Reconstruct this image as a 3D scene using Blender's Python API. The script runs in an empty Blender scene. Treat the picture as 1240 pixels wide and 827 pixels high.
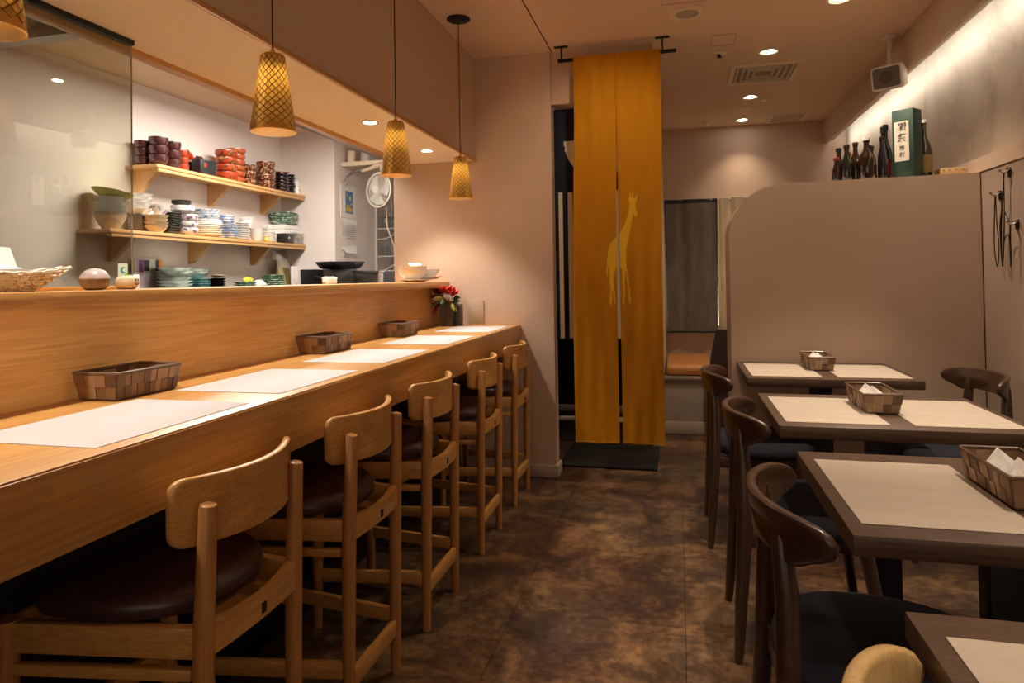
import bpy, bmesh, math, random
from mathutils import Vector, Matrix
random.seed(7)
sc = bpy.context.scene
COL = sc.collection
PI = math.pi
cos, sin = math.cos, math.sin

# ------------------------------------------------------------------ materials
MATS = {}
def _nm(name):
    m = bpy.data.materials.new(name); m.use_nodes = True
    nt = m.node_tree; b = nt.nodes['Principled BSDF']
    MATS[name] = m
    return m, nt, b
def N(nt, t, **k):
    n = nt.nodes.new(t)
    for a, v in k.items():
        if a in n.inputs: n.inputs[a].default_value = v
        else: setattr(n, a, v)
    return n
def ramp(nt, stops):
    r = nt.nodes.new('ShaderNodeValToRGB'); e = r.color_ramp.elements
    while len(e) < len(stops): e.new(.5)
    for i, (p, c) in enumerate(stops):
        e[i].position = p; e[i].color = (*c, 1)
    return r
def coords(nt, scale, rnd=False, geo=False):
    tc = nt.nodes.new('ShaderNodeTexCoord'); mp = nt.nodes.new('ShaderNodeMapping')
    mp.inputs['Scale'].default_value = scale
    nt.links.new(tc.outputs['Object'], mp.inputs['Vector'])
    if rnd:
        oi = nt.nodes.new('ShaderNodeObjectInfo')
        ml = N(nt, 'ShaderNodeMath', operation='MULTIPLY'); ml.inputs[1].default_value = 13.
        nt.links.new(oi.outputs['Random'], ml.inputs[0]); nt.links.new(ml.outputs[0], mp.inputs['Location'])
    return mp.outputs['Vector']
def bump(nt, b, src, strength, dist=.002):
    bp = nt.nodes.new('ShaderNodeBump'); bp.inputs['Strength'].default_value = strength; bp.inputs['Distance'].default_value = dist
    nt.links.new(src, bp.inputs['Height']); nt.links.new(bp.outputs['Normal'], b.inputs['Normal'])
def plain(name, col, rough=.5, metal=0, coat=0, var=.06, nscale=40, bmp=0, trans=0, alpha=1, emit=None, es=0, spec=None, sheen=0, ior=None):
    m, nt, b = _nm(name)
    v = coords(nt, (1, 1, 1))
    n = N(nt, 'ShaderNodeTexNoise', Scale=nscale, Detail=3.)
    nt.links.new(v, n.inputs['Vector'])
    lo = tuple(max(0, c*(1-var)) for c in col); hi = tuple(min(1, c*(1+var)) for c in col)
    r = ramp(nt, [(.3, lo), (.7, hi)])
    nt.links.new(n.outputs['Fac'], r.inputs['Fac']); nt.links.new(r.outputs['Color'], b.inputs['Base Color'])
    b.inputs['Roughness'].default_value = rough; b.inputs['Metallic'].default_value = metal
    b.inputs['Coat Weight'].default_value = coat; b.inputs['Coat Roughness'].default_value = .15
    b.inputs['Transmission Weight'].default_value = trans; b.inputs['Alpha'].default_value = alpha
    if sheen: b.inputs['Sheen Weight'].default_value = sheen
    if spec is not None: b.inputs['Specular IOR Level'].default_value = spec
    if ior: b.inputs['IOR'].default_value = ior
    if emit: b.inputs['Emission Color'].default_value = (*emit, 1); b.inputs['Emission Strength'].default_value = es
    if bmp: bump(nt, b, n.outputs['Fac'], bmp)
    return m
def wood(name, c1, c2, c3, axis=1, rough=.4, scale=1., coat=.2, bands=1.):
    """grain runs along the given axis"""
    m, nt, b = _nm(name)
    s = [9.*scale]*3; s[axis] = 1.1*scale
    v = coords(nt, tuple(s), True)
    n1 = N(nt, 'ShaderNodeTexNoise', Scale=1., Detail=2., Distortion=.6)
    nt.links.new(v, n1.inputs['Vector'])
    mu = N(nt, 'ShaderNodeMath', operation='MULTIPLY'); mu.inputs[1].default_value = 9.*bands
    nt.links.new(n1.outputs['Fac'], mu.inputs[0])
    fr = N(nt, 'ShaderNodeMath', operation='FRACT'); nt.links.new(mu.outputs[0], fr.inputs[0])
    s2 = [160.*scale]*3; s2[axis] = 5.*scale
    v2 = coords(nt, tuple(s2), True)
    n2 = N(nt, 'ShaderNodeTexNoise', Scale=1., Detail=3.)
    nt.links.new(v2, n2.inputs['Vector'])
    mx = N(nt, 'ShaderNodeMath', operation='MULTIPLY_ADD'); mx.inputs[1].default_value = .13;  
    nt.links.new(fr.outputs[0], mx.inputs[0]); nt.links.new(n2.outputs['Fac'], mx.inputs[2])
    r = ramp(nt, [(.3, c1), (.55, c2), (.85, c3)])
    nt.links.new(mx.outputs[0], r.inputs['Fac']); nt.links.new(r.outputs['Color'], b.inputs['Base Color'])
    b.inputs['Roughness'].default_value = rough; b.inputs['Coat Weight'].default_value = coat; b.inputs['Coat Roughness'].default_value = .25
    bump(nt, b, n2.outputs['Fac'], .12, .001)
    return m
def weave(name, c1, c2, sx=300, sy=300, sz=300, rough=.8, bmp=.3, trans=0.):
    m, nt, b = _nm(name)
    v = coords(nt, (1, 1, 1))
    hs = []
    for ax, s in (('X', sx), ('Y', sy), ('Z', sz)):
        if not s: continue
        w = N(nt, 'ShaderNodeTexWave', Scale=s/6.28, Distortion=.6, Detail=1.); w.bands_direction = ax
        nt.links.new(v, w.inputs['Vector']); hs.append(w.outputs['Fac'])
    acc = hs[0]
    for h in hs[1:]:
        a = N(nt, 'ShaderNodeMath', operation='ADD'); nt.links.new(acc, a.inputs[0]); nt.links.new(h, a.inputs[1]); acc = a.outputs[0]
    d = N(nt, 'ShaderNodeMath', operation='DIVIDE'); d.inputs[1].default_value = len(hs); nt.links.new(acc, d.inputs[0])
    n = N(nt, 'ShaderNodeTexNoise', Scale=18., Detail=4.); 
    v3 = coords(nt, (1, 1, .25) if sz else (.2, 1, 1)); nt.links.new(v3, n.inputs['Vector'])
    nz = N(nt, 'ShaderNodeMath', operation='MULTIPLY'); nz.inputs[1].default_value = .5; nt.links.new(n.outputs['Fac'], nz.inputs[0])
    ma = N(nt, 'ShaderNodeMath', operation='MULTIPLY_ADD'); ma.inputs[1].default_value = .5
    nt.links.new(d.outputs[0], ma.inputs[0]); nt.links.new(nz.outputs[0], ma.inputs[2])
    r = ramp(nt, [(.3, c1), (.7, c2)])
    nt.links.new(ma.outputs[0], r.inputs['Fac']); nt.links.new(r.outputs['Color'], b.inputs['Base Color'])
    b.inputs['Roughness'].default_value = rough; b.inputs['Specular IOR Level'].default_value = .2
    bump(nt, b, d.outputs[0], bmp, .0008)
    if trans:
        t = N(nt, 'ShaderNodeBsdfTranslucent'); nt.links.new(r.outputs['Color'], t.inputs['Color'])
        mix = N(nt, 'ShaderNodeMixShader'); mix.inputs[0].default_value = trans
        out = nt.nodes['Material Output']
        nt.links.new(b.outputs[0], mix.inputs[1]); nt.links.new(t.outputs[0], mix.inputs[2]); nt.links.new(mix.outputs[0], out.inputs[0])
    return m

WALL = plain('wall_paper', (.62, .46, .345), .85, var=.035, nscale=260, bmp=.12)
CEIL = plain('ceiling_paper', (.76, .57, .405), .9, var=.03, nscale=300, bmp=.1)
PART = plain('partition_paper', (.57, .43, .325), .8, var=.03, nscale=260, bmp=.1)
KWALL = plain('kitchen_wall', (.80, .73, .68), .8, var=.02, nscale=200, bmp=.05)
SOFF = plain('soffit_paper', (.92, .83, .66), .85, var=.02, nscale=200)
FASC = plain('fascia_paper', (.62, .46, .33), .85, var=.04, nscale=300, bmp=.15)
def plaster():
    m, nt, b = _nm('upper_plaster')
    v = coords(nt, (1, 1, 1))
    n = N(nt, 'ShaderNodeTexNoise', Scale=2.2, Detail=6., Roughness=.65, Distortion=.8); nt.links.new(v, n.inputs['Vector'])
    r = ramp(nt, [(.3, (.36, .28, .20)), (.55, (.48, .39, .29)), (.8, (.54, .44, .33))])
    nt.links.new(n.outputs['Fac'], r.inputs['Fac']); nt.links.new(r.outputs['Color'], b.inputs['Base Color'])
    b.inputs['Roughness'].default_value = .7; bump(nt, b, n.outputs['Fac'], .35, .02)
    return m
PLAS = plaster()
def floor_mat():
    m, nt, b = _nm('stone_vinyl_floor')
    v = coords(nt, (1, 1, 1))
    n = N(nt, 'ShaderNodeTexNoise', Scale=3.1, Detail=9., Roughness=.72, Distortion=.5); nt.links.new(v, n.inputs['Vector'])
    n2 = N(nt, 'ShaderNodeTexNoise', Scale=28., Detail=5., Roughness=.7); nt.links.new(v, n2.inputs['Vector'])
    r = ramp(nt, [(.3, (.028, .020, .017)), (.42, (.05, .034, .027)), (.50, (.085, .056, .036)), (.58, (.17, .11, .055)), (.67, (.27, .175, .085)), (.82, (.14, .11, .08))])
    ad = N(nt, 'ShaderNodeMath', operation='MULTIPLY_ADD'); ad.inputs[1].default_value = .35; ad.inputs[2].default_value = 0
    nt.links.new(n2.outputs['Fac'], ad.inputs[0])
    ad2 = N(nt, 'ShaderNodeMath', operation='MULTIPLY_ADD'); ad2.inputs[1].default_value = .85
    nt.links.new(n.outputs['Fac'], ad2.inputs[0]); nt.links.new(ad.outputs[0], ad2.inputs[2])
    sb = N(nt, 'ShaderNodeMath', operation='SUBTRACT'); sb.inputs[1].default_value = .09; nt.links.new(ad2.outputs[0], sb.inputs[0])
    nt.links.new(sb.outputs[0], r.inputs['Fac'])
    # big patches shift hue between tiles
    n3 = N(nt, 'ShaderNodeTexNoise', Scale=1.1, Detail=2.); nt.links.new(v, n3.inputs['Vector'])
    rr = ramp(nt, [(.38, (.75, .55, .50)), (.55, (1., .9, .85)), (.68, (.85, .87, .82))]); nt.links.new(n3.outputs['Fac'], rr.inputs['Fac'])
    mm = N(nt, 'ShaderNodeMix', data_type='RGBA', blend_type='MULTIPLY'); mm.inputs[0].default_value = 1
    nt.links.new(r.outputs['Color'], mm.inputs[6]); nt.links.new(rr.outputs['Color'], mm.inputs[7])
    br = N(nt, 'ShaderNodeTexBrick', Scale=1.); br.inputs['Mortar Size'].default_value = .0018; br.inputs['Brick Width'].default_value = .6; br.inputs['Row Height'].default_value = .6
    br.inputs['Color1'].default_value = (1, 1, 1, 1); br.inputs['Color2'].default_value = (.8, .8, .8, 1); br.inputs['Mortar'].default_value = (.35, .3, .27, 1); br.offset = 0
    nt.links.new(v, br.inputs['Vector'])
    m2 = N(nt, 'ShaderNodeMix', data_type='RGBA', blend_type='MULTIPLY'); m2.inputs[0].default_value = 1
    nt.links.new(mm.outputs[2], m2.inputs[6]); nt.links.new(br.outputs['Color'], m2.inputs[7])
    nt.links.new(m2.outputs[2], b.inputs['Base Color'])
    rg = ramp(nt, [(.3, (.3,)*3), (.8, (.52,)*3)]); nt.links.new(n2.outputs['Fac'], rg.inputs['Fac']); nt.links.new(rg.outputs['Color'], b.inputs['Roughness'])
    b.inputs['Specular IOR Level'].default_value = .35
    bump(nt, b, n2.outputs['Fac'], .12, .002)
    return m
FLOOR = floor_mat()
OAK = wood('honey_oak', (.46, .215, .05), (.57, .29, .08), (.66, .38, .125), 1, .38, .8, .25)
OAKZ = wood('honey_oak_upright', (.37, .155, .04), (.46, .21, .06), (.53, .26, .085), 2, .38, 1.5, .35)
OAKX = wood('honey_oak_rail', (.46, .215, .05), (.57, .29, .08), (.66, .38, .125), 0, .38, 1.2, .25)
OAKB = wood('honey_oak_backrest', (.46, .215, .05), (.57, .29, .08), (.66, .38, .125), 1, .34, 1.6, .4)
OAKP = wood('pine_shelf', (.52, .27, .09), (.62, .35, .13), (.70, .43, .19), 1, .5, 1.2, .1)
WAL = wood('walnut', (.050, .028, .017), (.078, .045, .028), (.11, .067, .044), 0, .42, 1.6, .15)
WALZ = wood('walnut_chair', (.036, .017, .009), (.055, .027, .015), (.078, .040, .022), 2, .32, 2., .5)
LITWD = wood('lit_chair_wood', (.45, .28, .10), (.56, .37, .16), (.64, .45, .21), 2, .32, 2., .5)  # chair wood painted paler and golden to imitate strong light on it
LEATH = plain('brown_leather', (.05, .019, .016), .38, var=.15, nscale=120, bmp=.1, coat=.15)
NAVY = weave('navy_seat_fabric', (.008, .009, .015), (.022, .024, .034), 500, 500, 0, .85, .35)
MATP = weave('cream_paper_mat', (.50, .49, .50), (.58, .565, .575), 1600, 0, 0, .75, .05)
MATB = weave('beige_woven_mat', (.40, .34, .28), (.56, .49, .41), 0, 1100, 0, .75, .35)
BLACK = plain('black_metal', (.008, .008, .01), .45, .3)
BLACKT = plain('black_table_steel', (.008, .010, .022), .4, .2)
IRON = plain('dark_iron', (.02, .018, .017), .5, .7)
WHITE = plain('white_plastic', (.62, .58, .52), .4)
CREAMPL = plain('aged_cream_plastic', (.80, .68, .5), .5)
GREYGR = plain('speaker_grille', (.13, .11, .09), .7, bmp=.6, nscale=700)
TRIM = plain('baseboard', (.45, .37, .30), .6)
STEEL = plain('stainless_steel', (.5, .5, .5), .28, 1.)
CHROME = plain('chrome', (.7, .7, .7), .15, 1.)
def basket_mat():
    m, nt, b = _nm('woven_paper_band')
    g = nt.nodes.new('ShaderNodeNewGeometry')
    r = ramp(nt, [(0, (.10, .055, .03)), (.5, (.26, .16, .09)), (1, (.42, .28, .17))])
    nt.links.new(g.outputs['Random Per Island'], r.inputs['Fac']); 
    v = coords(nt, (1, 1, 1)); n = N(nt, 'ShaderNodeTexNoise', Scale=400., Detail=2.); nt.links.new(v, n.inputs['Vector'])
    nt.links.new(r.outputs['Color'], b.inputs['Base Color']); b.inputs['Roughness'].default_value = .5
    bump(nt, b, n.outputs['Fac'], .3, .001); return m
BASK = basket_mat()
BASKR = plain('basket_rim_band', (.17, .11, .07), .35, coat=.3)
def gold():
    m, nt, b = _nm('brass_shade')
    b.inputs['Base Color'].default_value = (.83, .5, .12, 1); b.inputs['Metallic'].default_value = 1; 
    v = coords(nt, (1, 1, 1)); n = N(nt, 'ShaderNodeTexNoise', Scale=60.); nt.links.new(v, n.inputs['Vector'])
    r = ramp(nt, [(.3, (.28,)*3), (.7, (.4,)*3)]); nt.links.new(n.outputs['Fac'], r.inputs['Fac']); nt.links.new(r.outputs['Color'], b.inputs['Roughness'])
    return m
GOLD = gold()
BRONZE = plain('bronze_lattice', (.50, .24, .05), .35, 1.)
def goldt():
    m, nt, b = _nm('lit_brass_cells'); out = nt.nodes['Material Output']
    b.inputs['Base Color'].default_value = (.95, .68, .25, 1); b.inputs['Metallic'].default_value = 1; b.inputs['Roughness'].default_value = .35
    t = N(nt, 'ShaderNodeBsdfTranslucent'); t.inputs['Color'].default_value = (1., .72, .28, 1)
    v = coords(nt, (1, 1, 1)); n = N(nt, 'ShaderNodeTexNoise', Scale=30.); nt.links.new(v, n.inputs['Vector'])
    r = ramp(nt, [(.3, (.26,)*3), (.7, (.34,)*3)]); nt.links.new(n.outputs['Fac'], r.inputs['Fac'])
    mx = N(nt, 'ShaderNodeMixShader'); nt.links.new(r.outputs['Color'], mx.inputs[0]); nt.links.new(b.outputs[0], mx.inputs[1]); nt.links.new(t.outputs[0], mx.inputs[2]); nt.links.new(mx.outputs[0], out.inputs[0]); return m
GOLDT = goldt()
def glow(name, col, s):
    m, nt, b = _nm(name); b.inputs['Base Color'].default_value = (*col, 1)
    b.inputs['Emission Color'].default_value = (*col, 1); b.inputs['Emission Strength'].default_value = s; return m
BULB = glow('bulb_glow', (1, .86, .62), 40)
DLG = glow('downlight_glow', (1, .88, .68), 14)
DLC = glow('downlight_lens', (1, .93, .8), 45)
LED = glow('led_strip', (.74, .88, 1.), 26)
def glass_pane():
    m, nt, b = _nm('clear_glass_panel')
    out = nt.nodes['Material Output']
    tr = N(nt, 'ShaderNodeBsdfTransparent'); tr.inputs['Color'].default_value = (.80, .80, .74, 1)
    gl = N(nt, 'ShaderNodeBsdfGlossy'); gl.inputs['Roughness'].default_value = .0; gl.inputs['Color'].default_value = (1, 1, 1, 1)
    fr = N(nt, 'ShaderNodeLayerWeight', Blend=.5)
    pw = N(nt, 'ShaderNodeMath', operation='POWER'); pw.inputs[1].default_value = 4.; nt.links.new(fr.outputs['Facing'], pw.inputs[0])
    mu = N(nt, 'ShaderNodeMath', operation='MULTIPLY_ADD'); mu.inputs[1].default_value = .85; mu.inputs[2].default_value = .07; nt.links.new(pw.outputs[0], mu.inputs[0])
    mx = N(nt, 'ShaderNodeMixShader'); nt.links.new(mu.outputs[0], mx.inputs[0]); nt.links.new(tr.outputs[0], mx.inputs[1]); nt.links.new(gl.outputs[0], mx.inputs[2])
    nt.links.new(mx.outputs[0], out.inputs[0]); return m
GLASS = glass_pane()
def clearm(name, tint):
    m, nt, b = _nm(name); out = nt.nodes['Material Output']
    tr = N(nt, 'ShaderNodeBsdfTransparent'); tr.inputs['Color'].default_value = (*tint, 1)
    gl = N(nt, 'ShaderNodeBsdfGlossy'); gl.inputs['Roughness'].default_value = .08
    fr = N(nt, 'ShaderNodeLayerWeight', Blend=.35)
    mx = N(nt, 'ShaderNodeMixShader'); nt.links.new(fr.outputs['Facing'], mx.inputs[0]); nt.links.new(tr.outputs[0], mx.inputs[1]); nt.links.new(gl.outputs[0], mx.inputs[2])
    nt.links.new(mx.outputs[0], out.inputs[0]); return m
TUMB = clearm('tumbler_glass', (.96, .97, .97))
BOX_CLEAR = clearm('clear_plastic', (.8, .8, .76))

# ------------------------------------------------------------------ mesh helpers
class MB:
    def __init__(s): s.v = []; s.f = []; s.mi = []
    def add(s, vs, fs, mi=0):
        o = len(s.v); s.v += [tuple(v) for v in vs]; s.f += [tuple(i+o for i in f) for f in fs]; s.mi += [mi]*len(fs); return s
    def box(s, x0, x1, y0, y1, z0, z1, mi=0):
        vs = [(x, y, z) for z in (z0, z1) for y in (y0, y1) for x in (x0, x1)]
        return s.add(vs, [(0, 2, 3, 1), (4, 5, 7, 6), (0, 1, 5, 4), (2, 6, 7, 3), (0, 4, 6, 2), (1, 3, 7, 5)], mi)
    def rbox(s, x0, x1, y0, y1, z0, z1, r=.004, seg=2, mi=0, M=None):
        bm = bmesh.new(); bmesh.ops.create_cube(bm, size=1)
        for v in bm.verts: v.co = Vector(((x0+x1)/2+v.co.x*(x1-x0), (y0+y1)/2+v.co.y*(y1-y0), (z0+z1)/2+v.co.z*(z1-z0)))
        bmesh.ops.bevel(bm, geom=bm.edges[:], offset=r, segments=seg, affect='EDGES', profile=.5, clamp_overlap=True)
        if M is not None: bmesh.ops.transform(bm, matrix=M, verts=bm.verts)
        bm.verts.index_update(); s.add([v.co[:] for v in bm.verts], [[v.index for v in f.verts] for f in bm.faces], mi); bm.free(); return s
    def beam(s, a, b, w, h, r=.003, mi=0, up=(0, 0, 1)):
        """rectangular bar from a to b; w sideways, h along up"""
        a, b = Vector(a), Vector(b); d = b-a; L = d.length; x = d.normalized(); y = Vector(up).cross(x).normalized(); z = x.cross(y)
        M = Matrix((x, y, z)).transposed().to_4x4(); M.translation = a
        return s.rbox(0, L, -w/2, w/2, -h/2, h/2, r, 2, mi, M)
    def tube(s, pts, rad, n=12, mi=0, cap=True, flat=1., closed=False):
        P = [Vector(p) for p in pts]; R = rad if isinstance(rad, (list, tuple)) else [rad]*len(P)
        vs = []; fs = []; prev = None
        for i, p in enumerate(P):
            if closed: t = (P[(i+1) % len(P)]-P[i-1]).normalized()
            else: t = (P[min(i+1, len(P)-1)]-P[max(i-1, 0)]).normalized()
            if prev is None: q = Vector((0, 0, 1)) if abs(t.z) < .9 else Vector((1, 0, 0))
            else: q = prev
            q = (q-t*q.dot(t)).normalized(); prev = q; w = t.cross(q)
            for k in range(n):
                a = 2*PI*k/n; vs.append(p+(q*cos(a)+w*sin(a)*flat)*R[i])
        m = len(P)
        for i in range(m if closed else m-1):
            j = (i+1) % m
            for k in range(n):
                fs.append((i*n+k, i*n+(k+1) % n, j*n+(k+1) % n, j*n+k))
        if cap and not closed: fs += [tuple(range(n))[::-1], tuple((m-1)*n+k for k in range(n))]
        return s.add(vs, fs, mi)
    def lathe(s, prof, n=24, c=(0, 0, 0), mi=0, M=None, sx=1., sy=1., fn=None):
        vs = []; fs = []
        for (r, z) in prof:
            for k in range(n):
                a = 2*PI*k/n; rr = r*(fn(a, z) if fn else 1)
                vs.append(Vector((rr*cos(a)*sx, rr*sin(a)*sy, z)))
        if M is not None: vs = [M @ v for v in vs]
        vs = [v+Vector(c) for v in vs]
        for i in range(len(prof)-1):
            for k in range(n): fs.append((i*n+k, i*n+(k+1) % n, (i+1)*n+(k+1) % n, (i+1)*n+k))
        if prof[0][0] > 1e-5: fs.append(tuple(range(n))[::-1])
        if prof[-1][0] > 1e-5: fs.append(tuple((len(prof)-1)*n+k for k in range(n)))
        return s.add(vs, fs, mi)
    def plate(s, outline, fmap, prof, mi=0):
        """outline: closed 2-D loop; prof: list of (scale, w) from one face's centre round the edge to the other face's"""
        vs = []; fs = []; n = len(outline)
        cx = sum(p[0] for p in outline)/n; cy = sum(p[1] for p in outline)/n
        for (sc_, w) in prof:
            for (u, v) in outline: vs.append(fmap(cx+(u-cx)*sc_, cy+(v-cy)*sc_, w))
        for i in range(len(prof)-1):
            for k in range(n): fs.append((i*n+k, i*n+(k+1) % n, (i+1)*n+(k+1) % n, (i+1)*n+k))
        return s.add(vs, fs, mi)
    def prism(s, poly, axis, a0, a1, mi=0):
        """poly in the two other axes, extruded along axis"""
        def P(u, v, w):
            return {'x': (w, u, v), 'y': (u, w, v), 'z': (u, v, w)}[axis]
        n = len(poly); vs = [P(u, v, a0) for u, v in poly]+[P(u, v, a1) for u, v in poly]
        fs = [tuple(range(n))[::-1], tuple(range(n, 2*n))]+[(k, (k+1) % n, n+(k+1) % n, n+k) for k in range(n)]
        return s.add(vs, fs, mi)
    def mesh(s, name, mats, ang=40, smooth=True):
        me = bpy.data.meshes.new(name); me.from_pydata(s.v, [], s.f)
        bm = bmesh.new(); bm.from_mesh(me); bmesh.ops.remove_doubles(bm, verts=bm.verts, dist=1e-6); bmesh.ops.recalc_face_normals(bm, faces=bm.faces)
        bm.to_mesh(me); bm.free()
        if not isinstance(mats, (list, tuple)): mats = [mats]
        for m in mats: me.materials.append(m)
        if len(mats) > 1 and len(me.polygons) == len(s.mi):
            for p, i in zip(me.polygons, s.mi): p.material_index = i
        if smooth:
            me.shade_smooth(); me.set_sharp_from_angle(angle=math.radians(ang))
        return me

def link(name, me, parent=None, loc=None):
    o = bpy.data.objects.new(name, me); COL.objects.link(o)
    if parent: o.parent = parent
    if loc: o.location = loc
    return o
def tag(o, label, cat, group=None, kind=None):
    o['label'] = label; o['category'] = cat
    if group: o['group'] = group
    if kind: o['kind'] = kind
    return o
def thing(name, label, cat, loc=(0, 0, 0), rz=0, group=None):
    o = bpy.data.objects.new(name, None); COL.objects.link(o); o.location = loc; o.rotation_euler = (0, 0, rz); o.empty_display_size = .05
    return tag(o, label, cat, group)
def part(name, mb, mats, parent, loc=None, label=None, ang=40):
    o = link(name, mb.mesh(name, mats, ang), parent, loc)
    if label: o['label'] = label
    return o
def solo(name, mb, mats, label, cat, loc=None, group=None, ang=40):
    return tag(link(name, mb.mesh(name, mats, ang), None, loc), label, cat, group)
def struct(name, mb, mats, parent=None, label=None):
    o = link(name, mb.mesh(name, mats, 30), parent)
    if not parent: o['kind'] = 'structure'
    return o
def copy_tree(o, parent=None):
    c = o.copy(); COL.objects.link(c)
    if parent: c.parent = parent
    for ch in list(o.children): copy_tree(ch, c)
    return c
def again(o, label, loc, rz=None, group=None):
    c = copy_tree(o); c.location = loc; c['label'] = label
    if rz is not None: c.rotation_euler = (0, 0, rz)
    if group: c['group'] = group
    return c
def rrect(hx, hy, r, n=6):
    pts = []
    for (cx, cy, a0) in ((hx-r, hy-r, 0), (-hx+r, hy-r, 90), (-hx+r, -hy+r, 180), (hx-r, -hy+r, 270)):
        for k in range(n+1):
            a = math.radians(a0+90*k/n); pts.append((cx+r*cos(a), cy+r*sin(a)))
    return pts
def dens(pts, m=4):
    out = []
    for i, p in enumerate(pts):
        q = pts[(i+1) % len(pts)]; L = math.hypot(q[0]-p[0], q[1]-p[1]); k = max(1, int(L/.02))
        for j in range(k): out.append((p[0]+(q[0]-p[0])*j/k, p[1]+(q[1]-p[1])*j/k))
    return out
def box_obj(x0, x1, y0, y1, z0, z1): return MB().box(x0, x1, y0, y1, z0, z1)

# ------------------------------------------------------------------ room shell
CZ = 2.575
struct('floor', MB().box(-3.7, 2.0, -1.6, 7.2, -.05, 0), FLOOR)
struct('ceiling', MB().box(-3.7, 2.0, -1.6, 7.2, CZ, CZ+.05), CEIL)
struct('wall_kitchen', MB().box(-3.68, -3.577, -1.6, 5.6, 0, CZ), KWALL)
struct('wall_kitchen_far', MB().box(-3.68, -3.031, 5.6, 5.7, 0, CZ), KWALL)
struct('wall_recess_left', MB().box(-3.13, -3.031, 5.7, 7.0, 0, CZ), KWALL)
struct('wall_recess_back', MB().box(-3.13, -1.69, 7.0, 7.1, 0, CZ), KWALL)
struct('wall_recess_right', MB().box(-1.767, -1.69, 4.14, 7.0, 0, CZ), KWALL)
struct('wall_counter_end', MB().box(-1.767, -.735, 4.036, 4.14, 0, CZ), WALL)
struct('wall_near', MB().box(-3.7, 2.0, -1.6, -1.5, 0, CZ), WALL)
struct('wall_back', MB().box(-.124, 2.0, 6.53, 6.63, 0, CZ), WALL)
struct('wall_alcove_left', MB().box(-.19, -.124, 4.9, 6.53, 0, CZ), WALL)
struct('wall_passage_back', MB().box(-1.69, -.19, 5.62, 5.7, 0, CZ), WALL)
struct('wall_header', MB().box(-.735, -.124, 4.052, 4.9, 2.255, CZ), WALL)
# right wall: lower panel, frieze, recessed upper plaster
struct('wall_right_lower', MB().box(1.432, 1.56, -1.5, 6.53, 0, 1.682), plain('lower_wall_board', (.36, .27, .21), .8, var=.04, nscale=260, bmp=.1))
struct('wall_right_frieze', MB().box(1.426, 1.56, -1.5, 6.53, 1.682, 1.752), PART)
struct('wall_right_upper', MB().box(1.462, 1.56, -1.5, 6.53, 1.752, CZ), PLAS)
struct('trim_cove_beam', MB().box(1.285, 1.31, -1.5, 6.53, 2.36, CZ), FASC)
# partition with rounded top-left corner
YP = 3.72
pl = [(.262, 0), (1.426, 0), (1.426, 1.68)]
zt, rc = 1.668, .27
for k in range(13):
    a = PI/2+PI/2*k/12; pl.append((.262+rc+rc*cos(a), zt-rc+rc*sin(a)))
struct('wall_partition', MB().prism(pl, 'y', YP, YP+.34), PART)
# soffit over the counter
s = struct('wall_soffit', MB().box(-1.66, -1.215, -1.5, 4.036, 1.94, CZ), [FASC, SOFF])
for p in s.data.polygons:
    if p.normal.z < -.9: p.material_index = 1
struct('trim_soffit_inner', MB().rbox(-1.685, -1.645, -1.5, 4.036, 1.922, 1.962, .002), OAK)
struct('trim_soffit_outer', MB().rbox(-1.222, -1.208, -1.5, 4.036, 1.93, 1.948, .002), OAK)
struct('baseboard_counter_end', MB().rbox(-1.0, -.722, 4.022, 4.16, 0, .072, .003), TRIM)
struct('baseboard_alcove_left', MB().rbox(-.2, -.112, 4.888, 4.93, 0, .1, .003), TRIM)
struct('trim_alcove_edge', MB().rbox(-.135, -.118, 4.885, 4.9, .1, 1.93, .002), TRIM)
struct('baseboard_partition', MB().rbox(.262, 1.432, YP-.012, YP, 0, .06, .003), TRIM)
struct('trim_ceiling_seam', MB().box(-.728, -.722, -1.5, 4.05, CZ-.0015, CZ), BLACK)

# ------------------------------------------------------------------ counter
t = thing('counter', 'long honey oak bar counter with raised backboard and ledge', 'counter', (-1.2, 2, 0))
def at(p): return (-p.location.x, -p.location.y, -p.location.z)
part('countertop', MB().rbox(-1.46, -.945, -1.4, 4.034, .888, .918, .003), OAK, t, at(t))
part('apron', MB().rbox(-.975, -.942, -1.4, 4.034, .777, .9145, .004), OAK, t, at(t))
part('backboard', MB().rbox(-1.50, -1.46, -1.4, 4.034, 0, 1.15, .002), OAK, t, at(t))
part('ledge', MB().rbox(-1.765, -1.395, -1.4, 4.034, 1.15, 1.186, .003), OAK, t, at(t))
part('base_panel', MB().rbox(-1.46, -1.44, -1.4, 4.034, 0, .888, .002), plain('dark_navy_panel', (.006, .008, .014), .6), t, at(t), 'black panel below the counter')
part('foot_rail', MB().rbox(-1.44, -1.34, -1.4, 4.034, 0, .11, .004), BLACK, t, at(t))

# glass screen above the ledge
t = thing('glass_screen', 'tall clear glass screen on the ledge at the left', 'glass screen', (-1.6, 0, 1.186))
part('pane', MB().box(-1.606, -1.6, -1.4, 1.714, 1.192, 1.93), GLASS, t, at(t))
part('top_rail', MB().rbox(-1.615, -1.59, -1.4, 1.714, 1.924, 1.939, .002), IRON, t, at(t))
part('bottom_rail', MB().rbox(-1.615, -1.59, -1.4, 1.714, 1.186, 1.196, .002), OAK, t, at(t))
part('edge_strip', MB().box(-1.605, -1.602, 1.713, 1.7155, 1.196, 1.93), plain('glass_edge', (.42, .42, .38), .3), t, at(t))
m = MB().box(-1.5985, -1.5975, 1.655, 1.690, 1.222, 1.262)
st = plain('sticker_mint', (.55, .72, .68), .5)
t = thing('sticker', 'small pale green sticker with teal crescent on glass screen', 'sticker', (-1.598, 1.64, 1.25))
part('card', m, st, t, at(t))
m = MB()
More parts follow.
